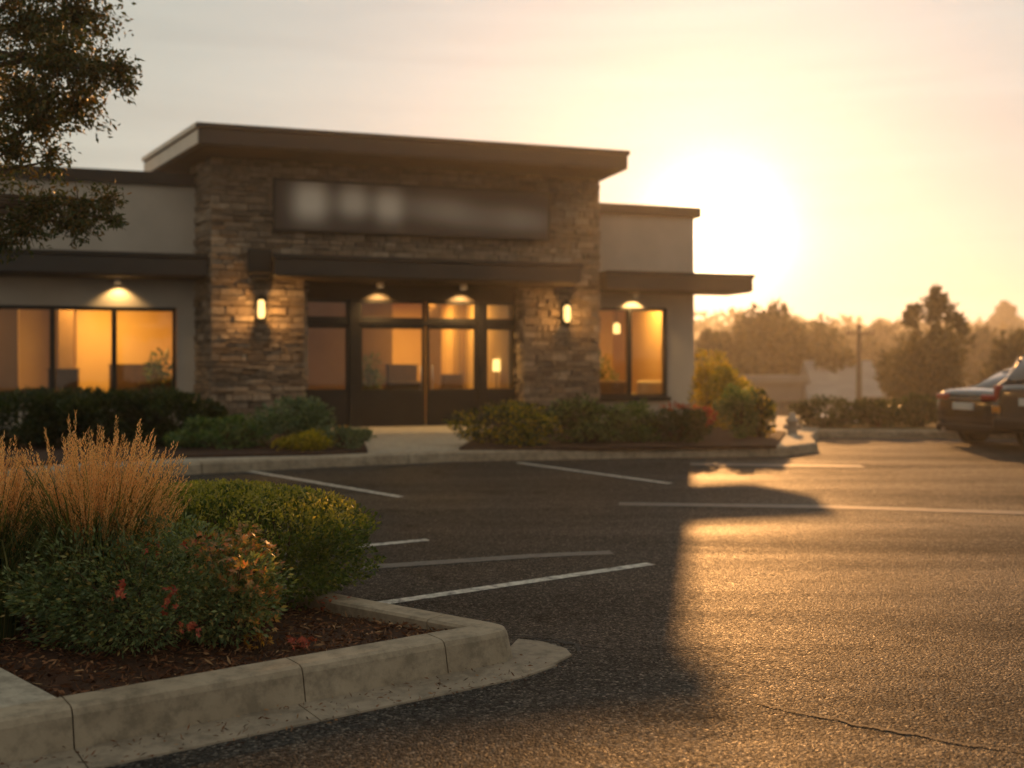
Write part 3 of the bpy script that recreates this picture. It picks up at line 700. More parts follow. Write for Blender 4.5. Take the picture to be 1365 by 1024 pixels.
# ---- things fixed to the building or inside it (top level, world placement)
def bt(name, u, v, z, label, cat, group=None):
    p = bw_pt(u, v, z); return empty(name, p, TH, label, cat, group)
def mk_sign_mat(w, h):
    t = NT('sign_face'); s = t.node('SeparateXYZ'); t.l.new(t.tc.outputs['Object'], s.inputs[0])
    acc = None
    pxm = w / 370.0
    for (cx, cz, ax, az, k) in ((46, 7, 22, 25, 1.0), (101, 9, 18, 22, 0.62), (148, 4, 18, 22, 0.72), (215, 3, 40, 17, 0.34), (280, -4, 55, 17, 0.26), (340, -6, 34, 15, 0.27), (120, 6, 60, 15, 0.25)):
        dx = t.math('DIVIDE', t.math('SUBTRACT', s.outputs[0], (cx - 185) * pxm), ax * pxm)
        dz = t.math('DIVIDE', t.math('SUBTRACT', s.outputs[2], cz * pxm), az * pxm)
        g = t.math('EXPONENT', t.math('MULTIPLY', t.math('ADD', t.math('POWER', t.math('ABSOLUTE', dx), 2.6), t.math('POWER', t.math('ABSOLUTE', dz), 2.6)), -1.0))
        g = t.math('MULTIPLY', g, k); acc = g if acc is None else t.math('ADD', acc, g)
    f = t.math('MINIMUM', acc, 1.0)
    c = t.mix(f, (0.05, 0.042, 0.038), (0.88, 0.80, 0.70))
    return t.pbr(c, 0.5, 0, t.bump(t.noise(30, 3), 0.05, 0.003), 0.4)
su0, su1 = bu(364, -0.16), bu(733, -0.16); sz1, sz0 = bz(364, 237, -0.16), bz(364, 308, -0.16)
SW, SH = su1 - su0, sz1 - sz0
sg = bt('shop_sign', (su0 + su1) / 2, -0.12, (sz0 + sz1) / 2, 'long dark sign board with soft blurred pale lettering above the entrance canopy', 'sign')
m = MB(); m.box(-SW/2 + 0.05, SW/2 - 0.05, -0.06, 0.04, -SH/2 + 0.05, SH/2 - 0.05); m.build('sign_face', mk_sign_mat(SW, SH), sg)
m = MB(); m.box(-SW/2, SW/2, -0.085, 0.05, SH/2 - 0.049, SH/2); m.box(-SW/2, SW/2, -0.085, 0.05, -SH/2, -SH/2 + 0.049)
m.box(-SW/2, -SW/2 + 0.049, -0.085, 0.05, -SH/2 + 0.05, SH/2 - 0.05); m.box(SW/2 - 0.049, SW/2, -0.085, 0.05, -SH/2 + 0.05, SH/2 - 0.05); m.build('sign_frame', M['darkmetal'], sg, bevel=0.008)

def lantern(px, py, label, power):
    u, z = bu(px, -0.2), bz(px, py, -0.2)
    t = bt('wall_lantern', u, -0.08, z, label, 'wall lamp', 'wall lanterns on the stone columns')
    m = MB(); m.box(-0.075, 0.075, -0.03, 0.03, -0.24, 0.27); m.build('back_plate', M['darkmetal'], t, bevel=0.01)
    m = MB(); m.tube([(0, 0.0, 0.24), (0, -0.08, 0.31), (0, -0.16, 0.27)], 0.014); m.build('arm', M['darkmetal'], t)
    m = MB(); m.lathe([(0.02, 0.30), (0.06, 0.26), (0.125, 0.215), (0.125, 0.195), (0.03, 0.195)], Matrix.Translation((0, -0.16, 0)), 12); m.build('cap', M['darkmetal'], t)
    m = MB(); m.lathe([(0.045, 0.194), (0.078, 0.14), (0.07, -0.10), (0.05, -0.17), (0.01, -0.171)], Matrix.Translation((0, -0.16, 0)), 16); m.build('glass_shade', M['lampglow'], t, smooth=True)
    m = MB()
    for k in range(4):
        a = math.pi / 4 + k * math.pi / 2; m.tube([(0.1*math.cos(a), -0.16 + 0.1*math.sin(a), 0.2), (0.1*math.cos(a), -0.16 + 0.1*math.sin(a), -0.2)], 0.008, 6)
    m.lathe([(0.02, -0.2), (0.108, -0.19), (0.108, -0.215), (0.03, -0.25)], Matrix.Translation((0, -0.16, 0)), 12); m.build('cage', M['darkmetal'], t)
    l = bpy.data.lights.new('lantern_bulb', 'POINT'); l.energy = power; l.color = (1.0, 0.48, 0.13); l.shadow_soft_size = 0.08
    o = bpy.data.objects.new('lantern_bulb', l); COL.objects.link(o); o.parent = t; o.location = (0, -0.29, -0.05)
lantern(348, 413, 'lit brass lantern with tapered glass on left stone column below black box', 60)
lantern(755, 419, 'lit square lantern on the right stone column beside the entrance doors', 40)
wb = bt('wall_box', bu(347, -0.2), -0.06, bz(347, 366, -0.2), 'black loudspeaker-like box mounted on left stone column above lantern', 'wall box')
m = MB(); m.prism([(-0.26, -0.33), (0.22, -0.33), (0.24, 0.02), (-0.24, 0.02)], 0.0, 0.50); m.build('housing', M['blackplastic'], wb, bevel=0.03)
m = MB(); m.prism([(-0.17, -0.3), (0.17, -0.3), (0.17, 0.02), (-0.17, 0.02)], -0.10, -0.002); m.build('lower_bracket', M['blackplastic'], wb, bevel=0.01)
m = MB(); m.box(-0.2, 0.17, -0.345, -0.331, 0.06, 0.44); m.build('grille', M['darkmetal'], wb)

def downlight(px, v, z, label, power, spread=70):
    u = bu(px, v)
    t = bt('downlight', u, v, z, label, 'downlight', 'downlights in the canopy soffits')
    m = MB(); m.lathe([(0.05, 0.0), (0.075, 0.0), (0.075, -0.10), (0.062, -0.10), (0.06, -0.03), (0.01, -0.03)], n=16); m.build('housing', M['trim'], t)
    m = MB(); m.lathe([(0.01, -0.07), (0.056, -0.07), (0.056, -0.062), (0.01, -0.062)], n=16); m.build('lens', M['downglow'], t)
    l = bpy.data.lights.new('downlight_beam', 'SPOT'); l.energy = power; l.color = (1.0, 0.58, 0.2); l.spot_size = R(spread); l.spot_blend = 0.55; l.shadow_soft_size = 0.03
    o = bpy.data.objects.new('downlight_beam', l); COL.objects.link(o); o.parent = t; o.location = (0, 0, -0.11); o.rotation_euler = (R(14), 0, 0)
downlight(157, vL - 0.22, zcL - 0.462, 'downlight in the canopy over the three-pane window at left', 42, 120)
downlight(507, vE - 0.32, z_can_b - 0.022, 'left one of two downlights above the entrance doors', 150, 115)
downlight(618, vE - 0.32, z_can_b - 0.022, 'right one of two downlights above the entrance doors', 190, 115)
downlight(848, vR - 0.22, zcR - 0.422, 'downlight in the canopy above the two-pane window at right', 110, 115)

# furniture seen through the glass
def armchair(u, v, rz, mat, label, w=0.85):
    t = bt('armchair', u, v, 0.16, label, 'armchair'); t.rotation_euler.z = TH + rz
    m = MB(); m.box(-w/2 + .12, w/2 - .12, -0.4, 0.25, 0.12, 0.46); m.build('seat', mat, t, bevel=0.05)
    m = MB(); m.box(-w/2 + .03, w/2 - .03, 0.251, 0.45, 0.12, 0.95); m.build('backrest', mat, t, bevel=0.07)
    for s in (-1, 1):
        m = MB(); m.box(min(s*(w/2-.118), s*w/2), max(s*(w/2-.118), s*w/2), -0.4, 0.249, 0.12, 0.64); m.build('armrest', mat, t, bevel=0.04)
    for sx in (-1, 1):
        for sy in (-0.32, 0.36):
            m = MB(); m.tube([(sx*(w/2-.1), sy, 0.0), (sx*(w/2-.1), sy, 0.119)], [0.02, 0.028], 8); m.build('leg', M['darkwood'], t)
armchair(bu(868, 2.0), 2.0, R(180), M['fabric'], 'cream armchair behind the right pane of the window at right', 1.15)
armchair(bu(815, 2.2), 2.2, R(150), M['brownfab'], 'dark brown armchair behind the left pane of the window at right')
armchair(bu(205, 2.3), 2.3, R(190), M['brownfab'], 'dark armchair in the right pane of the three-pane window')
armchair(bu(540, 2.3), 2.3, R(170), M['brownfab'], 'dark armchair behind the glass of the left entrance door')
def cabinet(px, v, w, h, d, label, shelves=2):
    t = bt('cabinet', bu(px, v), v, 0.16, label, 'cabinet')
    m = MB(); m.box(-w/2, w/2, -d/2 + 0.021, d/2, 0.08, h - 0.03); m.build('carcass', M['darkwood'], t, bevel=0.006)
    m = MB(); m.box(-w/2 - 0.02, w/2 + 0.02, -d/2 - 0.01, d/2, h - 0.028, h); m.build('cabinet_top', M['darkwood'], t, bevel=0.006)
    for s in range(shelves):
        a = -w/2 + s * w / shelves
        m = MB(); m.box(a + 0.01, a + w/shelves - 0.01, -d/2, -d/2 + 0.02, 0.1, h - 0.05); m.build('cabinet_door', M['darkwood'], t, bevel=0.004)
    m = MB(); m.box(-w/2 + 0.03, w/2 - 0.03, -d/2 + 0.05, d/2 - 0.03, 0, 0.079); m.build('plinth', M['blackplastic'], t)
cabinet(182, 4.6, 1.2, 1.35, 0.5, 'tall dark cabinet along the back wall behind the right pane at left')
cabinet(85, 3.2, 0.6, 1.25, 0.45, 'narrow dark cabinet behind the middle pane of the three-pane window', 1)
cabinet(35, 2.4, 1.6, 0.8, 0.5, 'low dark sideboard behind the leftmost pane near the grass plumes')
cabinet(535, 4.1, 0.75, 1.35, 0.4, 'dark reception cabinet behind the left entrance door', 1)
cabinet(602, 4.0, 0.5, 1.1, 0.4, 'small dark cabinet behind the right entrance door', 1)
def pendant(px, py, v, label):
    z = bz(px, py, v); t = bt('pendant_lamp', bu(px, v), v, z, label, 'pendant lamp')
    m = MB(); m.tube([(0, 0, CZ - z), (0, 0, 0.14)], 0.008, 6); m.build('cord', M['blackplastic'], t)
    m = MB(); m.lathe([(0.02, 0.14), (0.085, 0.10), (0.085, -0.12), (0.02, -0.13)], n=16); m.build('lamp_shade', M['lampglow'], t, smooth=True)
pendant(822, 438, 1.9, 'small glowing pendant lamp behind the left pane of the window at right')
def tlamp(px, py, v, label):
    z = bz(px, py, v); t = bt('table_lamp', bu(px, v), v, 0.16, label, 'lamp'); h = z - 0.16
    m = MB(); m.lathe([(0.12, 0.0), (0.12, 0.02), (0.015, 0.04), (0.012, h - 0.15), (0.012, h)], n=14); m.build('lamp_stand', M['darkmetal'], t)
    m = MB(); m.lathe([(0.10, h - 0.14), (0.085, h + 0.14), (0.02, h + 0.141)], n=18); m.build('lamp_shade', M['lampglow'], t, smooth=True)
tlamp(662, 487, 1.4, 'glowing standing lamp behind the glass at the right of entrance')

def picture(px, py, v, w, h, label, u=None):
    t = bt('framed_picture', bu(px, v), v - 0.03, bz(px, py, v), label, 'picture')
    m = MB(); m.box(-w/2, w/2, -0.008, 0.0, -h/2, h/2); m.build('canvas', M['fabric'], t)
    m = MB(); e = 0.035; m.box(-w/2 - e, w/2 + e, -0.02, 0.01, h/2 + .001, h/2 + e); m.box(-w/2 - e, w/2 + e, -0.02, 0.01, -h/2 - e, -h/2 - .001); m.box(-w/2 - e, -w/2 - .001, -0.02, 0.01, -h/2, h/2); m.box(w/2 + .001, w/2 + e, -0.02, 0.01, -h/2, h/2); m.build('frame', M['darkwood'], t)
picture(865, 455, 4.98, 0.6, 0.8, 'framed picture on the back wall behind the right pane of window at right')
# ------------------------------------------------------------------ foliage builders
def blob_points(n, center, rad, sq=2.4, shell=0.55, lumps=26, lump_r=0.32, zmin=None):
    """points in lumps spread through a rounded body: light and dark clumps with gaps"""
    c = np.array(center); r = np.array(rad)
    d = unit(lumps); k = np.power(np.sum(np.abs(d) ** sq, 1), -1 / sq)[:, None]
    L = d * k * rng.uniform(shell, 0.86, (lumps, 1))
    w = rng.integers(0, lumps, n)
    off_ = unit(n) * np.power(rng.random((n, 1)), 1 / 3) * lump_r * rng.uniform(0.7, 1.3, lumps)[w][:, None]
    q = L[w] + off_
    P = c + q * r; D = q * 0.8 + off_ / lump_r * 0.9 + unit(n) * 0.8 + np.array([0, 0, 0.25])
    if zmin is not None: P[:, 2] = np.where(P[:, 2] < zmin, zmin + rng.random(n) * 0.06, P[:, 2])
    return P, D
def stems_mesh(mb, base, tips, r0):
    b = Vector(base)
    for t in tips:
        t = Vector(t); mid = b.lerp(t, 0.5) + Vector((random.uniform(-1, 1), random.uniform(-1, 1), 0.4)) * (t - b).length * 0.08
        mb.tube([b, mid, t], [r0, r0 * 0.7, r0 * 0.3], 5)
def shrub(name, label, loc, rad, n, L, W, mat, group=None, sq=2.4, lumps=26, lump_r=0.36, mats=None, cat='shrub', shell=0.5):
    x, y, z = loc
    t = empty(name, (x, y, z), 0, label, cat, group)
    P, D = blob_points(n, (0, 0, rad[2] * 1.0), rad, sq, shell, lumps, lump_r, zmin=0.03)
    mi = None
    if mats: mi = np.where(mats[1](P), 1, 0)
    leaves('foliage', P, D, L * rng.uniform(0.7, 1.25, n), W * rng.uniform(0.75, 1.2, n), mat if not mats else [mat, mats[0]], t, mi=mi)
    mb = MB(); tips = [tuple(P[i]) for i in rng.integers(0, n, 14)]
    stems_mesh(mb, (0, 0, -0.02), tips, 0.018); mb.build('stem', M['twig'], t)
    return t
def gz(px, py, d): return at(px, py, d)

def potted(px, v, h, label):
    p = bw_pt(bu(px, v), v, 0.16); t = empty('potted_plant', p, TH, label, 'potted plant')
    m = MB(); m.lathe([(0.13, 0.0), (0.18, 0.34), (0.19, 0.36), (0.165, 0.36), (0.16, 0.31), (0.01, 0.31)], n=18); m.build('pot', M['darkwood'], t)
    n_ = 260; P_, D_ = blob_points(n_, (0, 0, 0.36 + (h - 0.36) * 0.6), (0.32, 0.32, (h - 0.36) * 0.45), 2.0, 0.4, 12, 0.4)
    leaves('foliage', P_, D_, rng.uniform(0.10, 0.2, n_), rng.uniform(0.04, 0.07, n_), M['green'], t)
    mb = MB(); stems_mesh(mb, (0, 0, 0.30), [tuple(P_[i]) for i in range(9)], 0.012); mb.build('stem', M['twig'], t)
potted(218, 2.0, 1.7, 'tall potted plant behind the right end of the three-pane window')
potted(492, 1.9, 1.5, 'potted plant behind the left edge of the left entrance door')
potted(806, 3.4, 1.5, 'potted plant behind the left pane of the window at right')
# ------------------------------------------------------------------ planting in front of the building
def bshrub(px0, px1, ytop, d, mat, label, n=1500, mats=None, depth=None, name='shrub', L=0.07, W=0.04, group='shrubs along the building'):
    x0 = (px0 - 682.5) / FPX * d; x1 = (px1 - 682.5) / FPX * d; zt_ = CAM_H - (ytop - HOR) / FPX * d
    r = (x1 - x0) / 2; h = zt_ - PZ
    return shrub(name, label, ((x0 + x1) / 2, d, PZ + 0.02), (r * 1.12, (depth or min(r, 0.9)) * 1.1, h / 2 * 1.12), int(n * 1.25), L, W, M[mat], group, 2.6, 24, 0.38, mats)
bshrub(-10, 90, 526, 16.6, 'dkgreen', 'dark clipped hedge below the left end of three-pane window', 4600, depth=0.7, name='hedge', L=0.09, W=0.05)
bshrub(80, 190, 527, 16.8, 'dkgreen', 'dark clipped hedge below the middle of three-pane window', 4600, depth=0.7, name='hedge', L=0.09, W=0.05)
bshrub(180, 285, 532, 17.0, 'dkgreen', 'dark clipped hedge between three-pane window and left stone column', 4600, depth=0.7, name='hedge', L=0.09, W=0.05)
top = lambda h, s=0.25: (lambda P: (P[:, 2] > h) & (rng.random(len(P)) < 0.75))
bshrub(240, 350, 562, 16.3, 'green', 'green shrub with orange flower tops left of the left stone column', 2000, (M['orange'], top(0.55)))
bshrub(340, 440, 540, 16.9, 'bluegreen', 'tall blue-green mounded shrub in front of the left stone column', 2600)
bshrub(374, 436, 580, 15.9, 'lime', 'small bright yellow-green mound in front of blue-green shrub', 1300, L=0.05, W=0.03)
bshrub(432, 490, 574, 16.2, 'bluegreen', 'low grey-green plant with orange tips beside the entrance walk', 1200, (M['orange'], top(0.32)), L=0.05, W=0.03)
bshrub(614, 735, 545, 17.1, 'lime', 'rounded olive shrub right of the entrance doors', 2600, (M['dkgreen'], lambda P: rng.random(len(P)) < 0.6))
bshrub(738, 828, 541, 17.4, 'green', 'dark green shrub below the right stone column', 2400, (M['dkgreen'], lambda P: rng.random(len(P)) < 0.5))
bshrub(815, 876, 545, 17.7, 'green', 'small green shrub below the two-pane window at right', 1600)
bshrub(866, 946, 547, 17.6, 'dkgreen', 'dark shrub with red leafy crown at right corner of building', 2200, (M['red'], lambda P: (P[:, 2] > 0.55) | ((P[:, 0] > 0.38) & (P[:, 2] > 0.3))))
bshrub(926, 975, 478, 22.0, 'lime', 'tall narrow yellow-green shrub behind the right corner of building', 2000, L=0.09, W=0.05)
bshrub(950, 1000, 500, 21.2, 'lime', 'golden green bush next to the tall narrow shrub', 1800, L=0.09, W=0.05)
bshrub(955, 1004, 528, 18.6, 'green', 'mid green bush in the bed corner beside building', 1800)
bshrub(988, 1034, 528, 18.9, 'lime', 'dark olive bush at the kerb end right of building', 2000, (M['dkgreen'], lambda P: rng.random(len(P)) < 0.65))

# ------------------------------------------------------------------ foreground island planting
# boxwood hedge
hb = empty('boxwood_hedge', (-1.68, 6.20, 0.10), R(-38), 'clipped boxwood hedge with sunlit top in the foreground island', 'hedge')
n = 26000
d = unit(n); sq = 3.4; k = np.power(np.sum(np.abs(d) ** sq, 1), -1 / sq)[:, None]
rad = np.array([0.86, 0.58, 0.30])
q = d * k * np.power(rng.random((n, 1)), 0.13)
lump = 1 + 0.06 * np.sin(q[:, :1] * 9 + 1) * np.cos(q[:, 1:2] * 7) + 0.06 * np.sin(q[:, 2:3] * 8 + q[:, :1] * 5)
P = q * lump * rad + np.array([0, 0, 0.29]); D = q * 0.9 + unit(n) * 0.9 + np.array([0, 0, 0.5])
keep = P[:, 2] > 0.0; P, D = P[keep], D[keep]; n = len(P)
leaves('foliage', P, D, rng.uniform(0.020, 0.038, n), rng.uniform(0.012, 0.021, n), M['box'], hb)
# raised leaf tips along the top, sunlight painted in as yellow-green
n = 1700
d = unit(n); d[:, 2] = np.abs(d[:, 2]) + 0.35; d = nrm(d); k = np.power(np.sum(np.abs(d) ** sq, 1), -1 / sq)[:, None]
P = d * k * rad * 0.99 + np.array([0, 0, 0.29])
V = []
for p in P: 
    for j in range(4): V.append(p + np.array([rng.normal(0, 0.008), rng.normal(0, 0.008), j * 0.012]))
V = np.array(V); leaves('sunlit_tip', V, unit(len(V)) + np.array([0, 0, 0.8]), 0.026, 0.013, M['boxlit'], hb)
mb = MB(); 
for k in range(22):
    a = (random.uniform(-0.5, 0.5), random.uniform(-0.3, 0.3), -0.02); stems_mesh(mb, a, [(a[0] + random.uniform(-.2, .2), a[1] + random.uniform(-.15, .15), 0.5) for _ in range(3)], 0.012)
mb.build('stem', M['twig'], hb)

# feather grass clumps
def grass_clump(loc, rx, ry, ns, nb, label, lean, h0=1.0):
    t = empty('feather_grass', loc, 0, label, 'ornamental grass', 'feather grass clumps')
    stems, sp_P, sp_D, sp_L = [], [], [], []
    VS, FS = [], []
    def ribbon(pts, w):
        b = len(VS)
        s = Vector((random.uniform(-1, 1), random.uniform(-1, 1), 0)).normalized()
        for i, p in enumerate(pts):
            ww = w * (1 - 0.85 * i / (len(pts) - 1)); VS.append(p + s * ww / 2); VS.append(p - s * ww / 2)
        for i in range(len(pts) - 1): FS.append((b+2*i, b+2*i+1, b+2*i+3, b+2*i+2))
    for _ in range(ns):
        a = random.uniform(0, 2 * math.pi); rr = math.sqrt(random.random())
        bx, by = rr * rx * 0.32 * math.cos(a), rr * ry * 0.32 * math.sin(a)
        top_ = Vector((rr * rx * 1.0 * math.cos(a) + lean * random.uniform(0.3, 1.2) * 0.1, rr * ry * math.sin(a), 0))
        h = h0 * random.uniform(0.60, 0.93) * (1 - 0.16 * rr * rr) * (random.uniform(1.06, 1.14) if random.random() < 0.12 else 1)
        top_.z = h
        b0 = Vector((bx, by, 0)); mid = b0.lerp(top_, 0.55) + Vector((-0.03 * math.cos(a), -0.03 * math.sin(a), 0.04))
        pts = [b0, b0.lerp(mid, .5) + Vector((0, 0, .01)), mid, mid.lerp(top_, 0.5) + Vector((0.004 * math.cos(a), 0, 0.006)), top_]
        ribbon(pts, 0.0045)
        hl = random.uniform(0.26, 0.40) * h0; axis = (top_ - pts[2]).normalized()
        nsp = int(hl * 230)
        for j in range(nsp):
            f = j / nsp; q = top_ - axis * hl * (1 - f)
            wid = 0.017 * (math.sin(math.pi * min(1, 0.12 + f * 0.88)) ** 0.7) + 0.002
            o = Vector((random.gauss(0, 1), random.gauss(0, 1), random.gauss(0, .4))).normalized() * wid * random.random()
            sp_P.append(q + o * 0.5); sp_D.append(axis * 1.0 + o.normalized() * 0.45); sp_L.append(random.uniform(0.009, 0.022))
    o = np_mesh('stem', np.array([tuple(v) for v in VS]), np.array(FS), M['straw'], t)
    n = len(sp_P); leaves('plume', np.array([tuple(v) for v in sp_P]), np.array([tuple(v) for v in sp_D]), np.array(sp_L), rng.uniform(0.0035, 0.0065, n), M['plume'], t)
    VS, FS = [], []
    def ribbon2(pts, w):
        b = len(VS); s = Vector((random.uniform(-1, 1), random.uniform(-1, 1), 0)).normalized()
        for i, p in enumerate(pts):
            f = i / (len(pts) - 1); ww = w * (1 - f ** 2) + 0.0008; VS.append(p + s * ww / 2); VS.append(p - s * ww / 2)
        for i in range(len(pts) - 1): FS.append((b+2*i, b+2*i+1, b+2*i+3, b+2*i+2))
    for _ in range(nb):
        a = random.uniform(0, 2 * math.pi); rr = math.sqrt(random.random()); reach = random.uniform(0.2, 0.75) * (rx + ry) * 0.75
        hh = random.uniform(0.35, 0.78) * h0; drop = random.uniform(-0.1, 0.85)
        b0 = Vector((rr * rx * 0.4 * math.cos(a), rr * ry * 0.4 * math.sin(a), 0)); aa = a + random.uniform(-0.6, 0.6)
        pts = []
        for i in range(7):
            f = i / 6; pts.append(b0 + Vector((math.cos(aa) * reach * f ** 1.5, math.sin(aa) * reach * f ** 1.5, hh * (1 - (1 - f) ** 1.7) - drop * hh * max(0, f - 0.45) ** 1.4 * 1.9)))
        ribbon2(pts, random.uniform(0.006, 0.011))
    np_mesh('blade', np.array([tuple(v) for v in VS]), np.array(FS), M['blade'], t)
    return t
grass_clump((-2.07, 5.20, 0.10), 0.39, 0.32, 360, 1700, 'golden feather grass clump in front of the boxwood hedge, right one', 0.9, 1.13)
grass_clump((-2.54, 5.12, 0.10), 0.30, 0.30, 280, 1700, 'golden feather grass clump at the left edge, left one', -0.2, 1.12)
grass_clump((-2.30, 5.42, 0.10), 0.34, 0.26, 110, 900, 'golden feather grass clump standing behind the other two', 0.2, 1.08)
grass_clump((-3.05, 5.5, 0.10), 0.40, 0.34, 120, 600, 'golden feather grass clump farthest left, mostly outside the frame', -0.5, 1.02)

# low green shrub and the orange-leaved shrub beside it
lw = empty('low_shrub', (-1.74, 5.0, 0.10), 0, 'low dark green fine-leaved shrub with few red leaves beside the kerb', 'shrub')
n = 15000
P, D = blob_points(n, (0, 0, 0.28), (0.64, 0.42, 0.31), 2.2, 0.45, 64, 0.32, zmin=0.02)
leaves('foliage', P, D * np.array([1, 1, 0.6]), rng.uniform(0.018, 0.040, n), rng.uniform(0.008, 0.014, n), M['nandina'], lw)
mb = MB(); stems_mesh(mb, (0, 0, -0.02), [tuple(P[i]) for i in rng.integers(0, n, 40)], 0.008); mb.build('stem', M['twig'], lw)
def lobed(name, C, S, mat, parent, size):
    """palmate leaves: five diamond lobes from one point"""
    n = len(C); VV, FF = [], []; ax = nrm(S); N = nrm(rng.normal(size=(n, 3)) + np.array([0, -0.4, 0.9])); T = nrm(np.cross(N, ax)); ax = np.cross(T, N)
    sz = size * rng.uniform(0.7, 1.2, n)[:, None]; b = 0
    for ang, l in ((0, 1.0), (0.75, 0.85), (-0.75, 0.85), (1.5, 0.55), (-1.5, 0.55)):
        d_ = ax * math.cos(ang) + T * math.sin(ang); s_ = np.cross(N, d_)
        mid = C + d_ * sz * l * 0.5
        V_ = np.stack([C, mid + s_ * sz * 0.16, C + d_ * sz * l - N * sz * 0.12, mid - s_ * sz * 0.16], 1).reshape(-1, 3)
        VV.append(V_); FF.append(np.arange(4 * n).reshape(n, 4) + b); b += 4 * n
    return np_mesh(name, np.concatenate(VV), np.concatenate(FF), mat, parent)
def clustered(n, spots, s):
    c = np.array(spots)[rng.integers(0, len(spots), n)]; return c + rng.normal(size=(n, 3)) * s
lobed('red_leaf', clustered(12, [tuple(at(158, 788, 4.62) - Vector((-1.74, 5.0, 0.10)))], 0.018), rng.normal(size=(12, 3)), M['red'], lw, 0.03)
osh = empty('orange_shrub', (-1.33, 5.0, 0.10), 0, 'small shrub with orange and red lobed leaves beside the low green shrub', 'shrub')
n = 1000
P, D = blob_points(n, (0.0, 0, 0.30), (0.30, 0.28, 0.27), 2.2, 0.5, 22, 0.34, zmin=0.05)
hi = (P[:, 2] + 0.5 * P[:, 0]) > 0.20
lobed('orange_leaf', P[hi], D[hi], M['orangemix'], osh, 0.034)
P2, D2 = blob_points(2600, (-0.02, 0, 0.24), (0.30, 0.28, 0.23), 2.2, 0.4, 26, 0.34, zmin=0.03)
leaves('foliage', P2, D2, rng.uniform(0.025, 0.045, 2600), rng.uniform(0.012, 0.02, 2600), M['nandina'], osh)
rel = lambda px, py, d_: tuple(at(px, py, d_) - Vector((-1.33, 5.0, 0.10)))
C = clustered(48, [rel(262, 716, 4.95), rel(250, 722, 4.9), rel(275, 720, 4.95), rel(222, 798, 4.66), rel(228, 803, 4.66), rel(226, 790, 4.66), rel(258, 836, 4.62), rel(248, 840, 4.62), rel(205, 728, 4.9)], 0.02)
lobed('red_leaf', C, rng.normal(size=(48, 3)), M['red'], osh, 0.03)
mb = MB(); stems_mesh(mb, (0, 0, -0.02), [tuple(P[i]) for i in rng.integers(0, n, 34)], 0.007); mb.build('stem', M['twig'], osh)
# fallen red leaves and seedlings on the mulch
for i, (px, py) in enumerate(((440, 808), (402, 862), (345, 858))):
    x, y = gnd(px, py, 0.12)
    t = empty('seedling', (x, y, 0.10), 0, ('tiny purple seedling in the mulch just below the boxwood hedge', 'tiny red seedling in the mulch close to the front kerb', 'tiny orange seedling in the mulch right of the orange shrub')[i], 'seedling')
    k = 30; lobed('foliage', rng.normal(size=(k, 3)) * np.array([0.035, 0.03, 0.012]) + np.array([0, 0, 0.045]), rng.normal(size=(k, 3)), M['red' if i != 2 else 'orange'], t, 0.028)
    mb = MB(); stems_mesh(mb, (0, 0, -0.005), [(random.gauss(0, .03), random.gauss(0, .03), .045) for _ in range(6)], 0.003); mb.build('stem', M['twig'], t)

# ------------------------------------------------------------------ foreground tree (trunk left of the frame)
tr = empty('street_tree', (-4.75, 8.2, 0.10), 0, 'leafy tree with dark and golden leaves hanging in from top left', 'tree')
T0 = Vector((-4.75, 8.2, 0.10))
mb = MB(); trunk = [Vector((0, 0, -0.05)), Vector((0.03, 0.02, 1.2)), Vector((0.0, -0.02, 2.4)), Vector((0.12, 0.05, 3.6)), Vector((0.1, 0, 4.8)), Vector((0.2, 0.1, 6.4))]
mb.tube(trunk, [0.16, 0.13, 0.115, 0.09, 0.06, 0.02], 10)
cl = [(40, 35, 75, 8), (100, 20, 60, 8.2), (70, 80, 70, 7.7), (125, 95, 50, 8.1), (155, 88, 32, 8.0), (165, 110, 22, 8.1), (30, 130, 70, 7.9), (95, 140, 50, 8.3), (55, 165, 45, 8.1), (20, 200, 45, 7.9),
      (65, 215, 26, 8.0), (50, 275, 45, 7.9), (105, 275, 42, 8.0), (145, 268, 26, 8.0), (30, 300, 42, 8.0), (95, 300, 34, 7.9), (150, 292, 16, 8.0), (-20, 285, 60, 8.2), (5, 325, 16, 8.0), (-70, 230, 90, 8.3), (-60, 100, 110, 8.2), (-60, -60, 150, 8.4), (60, -70, 110, 8.2), (130, -50, 60, 8.1), (-200, 60, 150, 8.0), (-190, 210, 110, 8.4), (-160, -120, 150, 8.2)]
PP, DD = [], []
for px, py, r, dd in cl:
    c = at(px, py, dd) - T0; rm = r / FPX * dd
    k = int(150 * (r / 40) ** 2 * 0.8)
    # sprays: twigs radiating out from the cluster core with leaves strung along them
    for _ in range(max(12, k // 3)):
        a = Vector(unit(1)[0]); a.z *= 0.75; a.x += 0.25; a.normalize(); L_ = rm * random.uniform(0.5, 1.15)
        s0 = c + Vector(unit(1)[0]) * rm * 0.35 * random.random()
        for j in range(15):
            f = (j + random.random()) / 15; p = s0 + a * L_ * f + Vector((0, 0, -0.12 * f * f * L_)) + Vector(unit(1)[0]) * 0.03
            PP.append(tuple(p)); DD.append(tuple(a * 0.8 + Vector(unit(1)[0]) * 0.9 + Vector((0, 0, -0.35))))
    st = min(trunk, key=lambda q: abs(q.z - max(1.9, c.z - 0.5)))
    mid = st.lerp(c, 0.5) + Vector((0, 0, 0.15)); mb.tube([st, mid, c], [0.035, 0.02, 0.006], 6)
    for _ in range(4):
        e = c + Vector(unit(1)[0]) * rm * 0.8; mb.tube([c, c.lerp(e, .5) + Vector((0, 0, .03)), e], [0.006, 0.004, 0.002], 4)
mb.build('trunk', M['bark'], tr, smooth=True)
n = len(PP); leaves('crown', np.array(PP), np.array(DD), rng.uniform(0.035, 0.062, n), rng.uniform(0.016, 0.027, n), M['treeleaf'], tr)

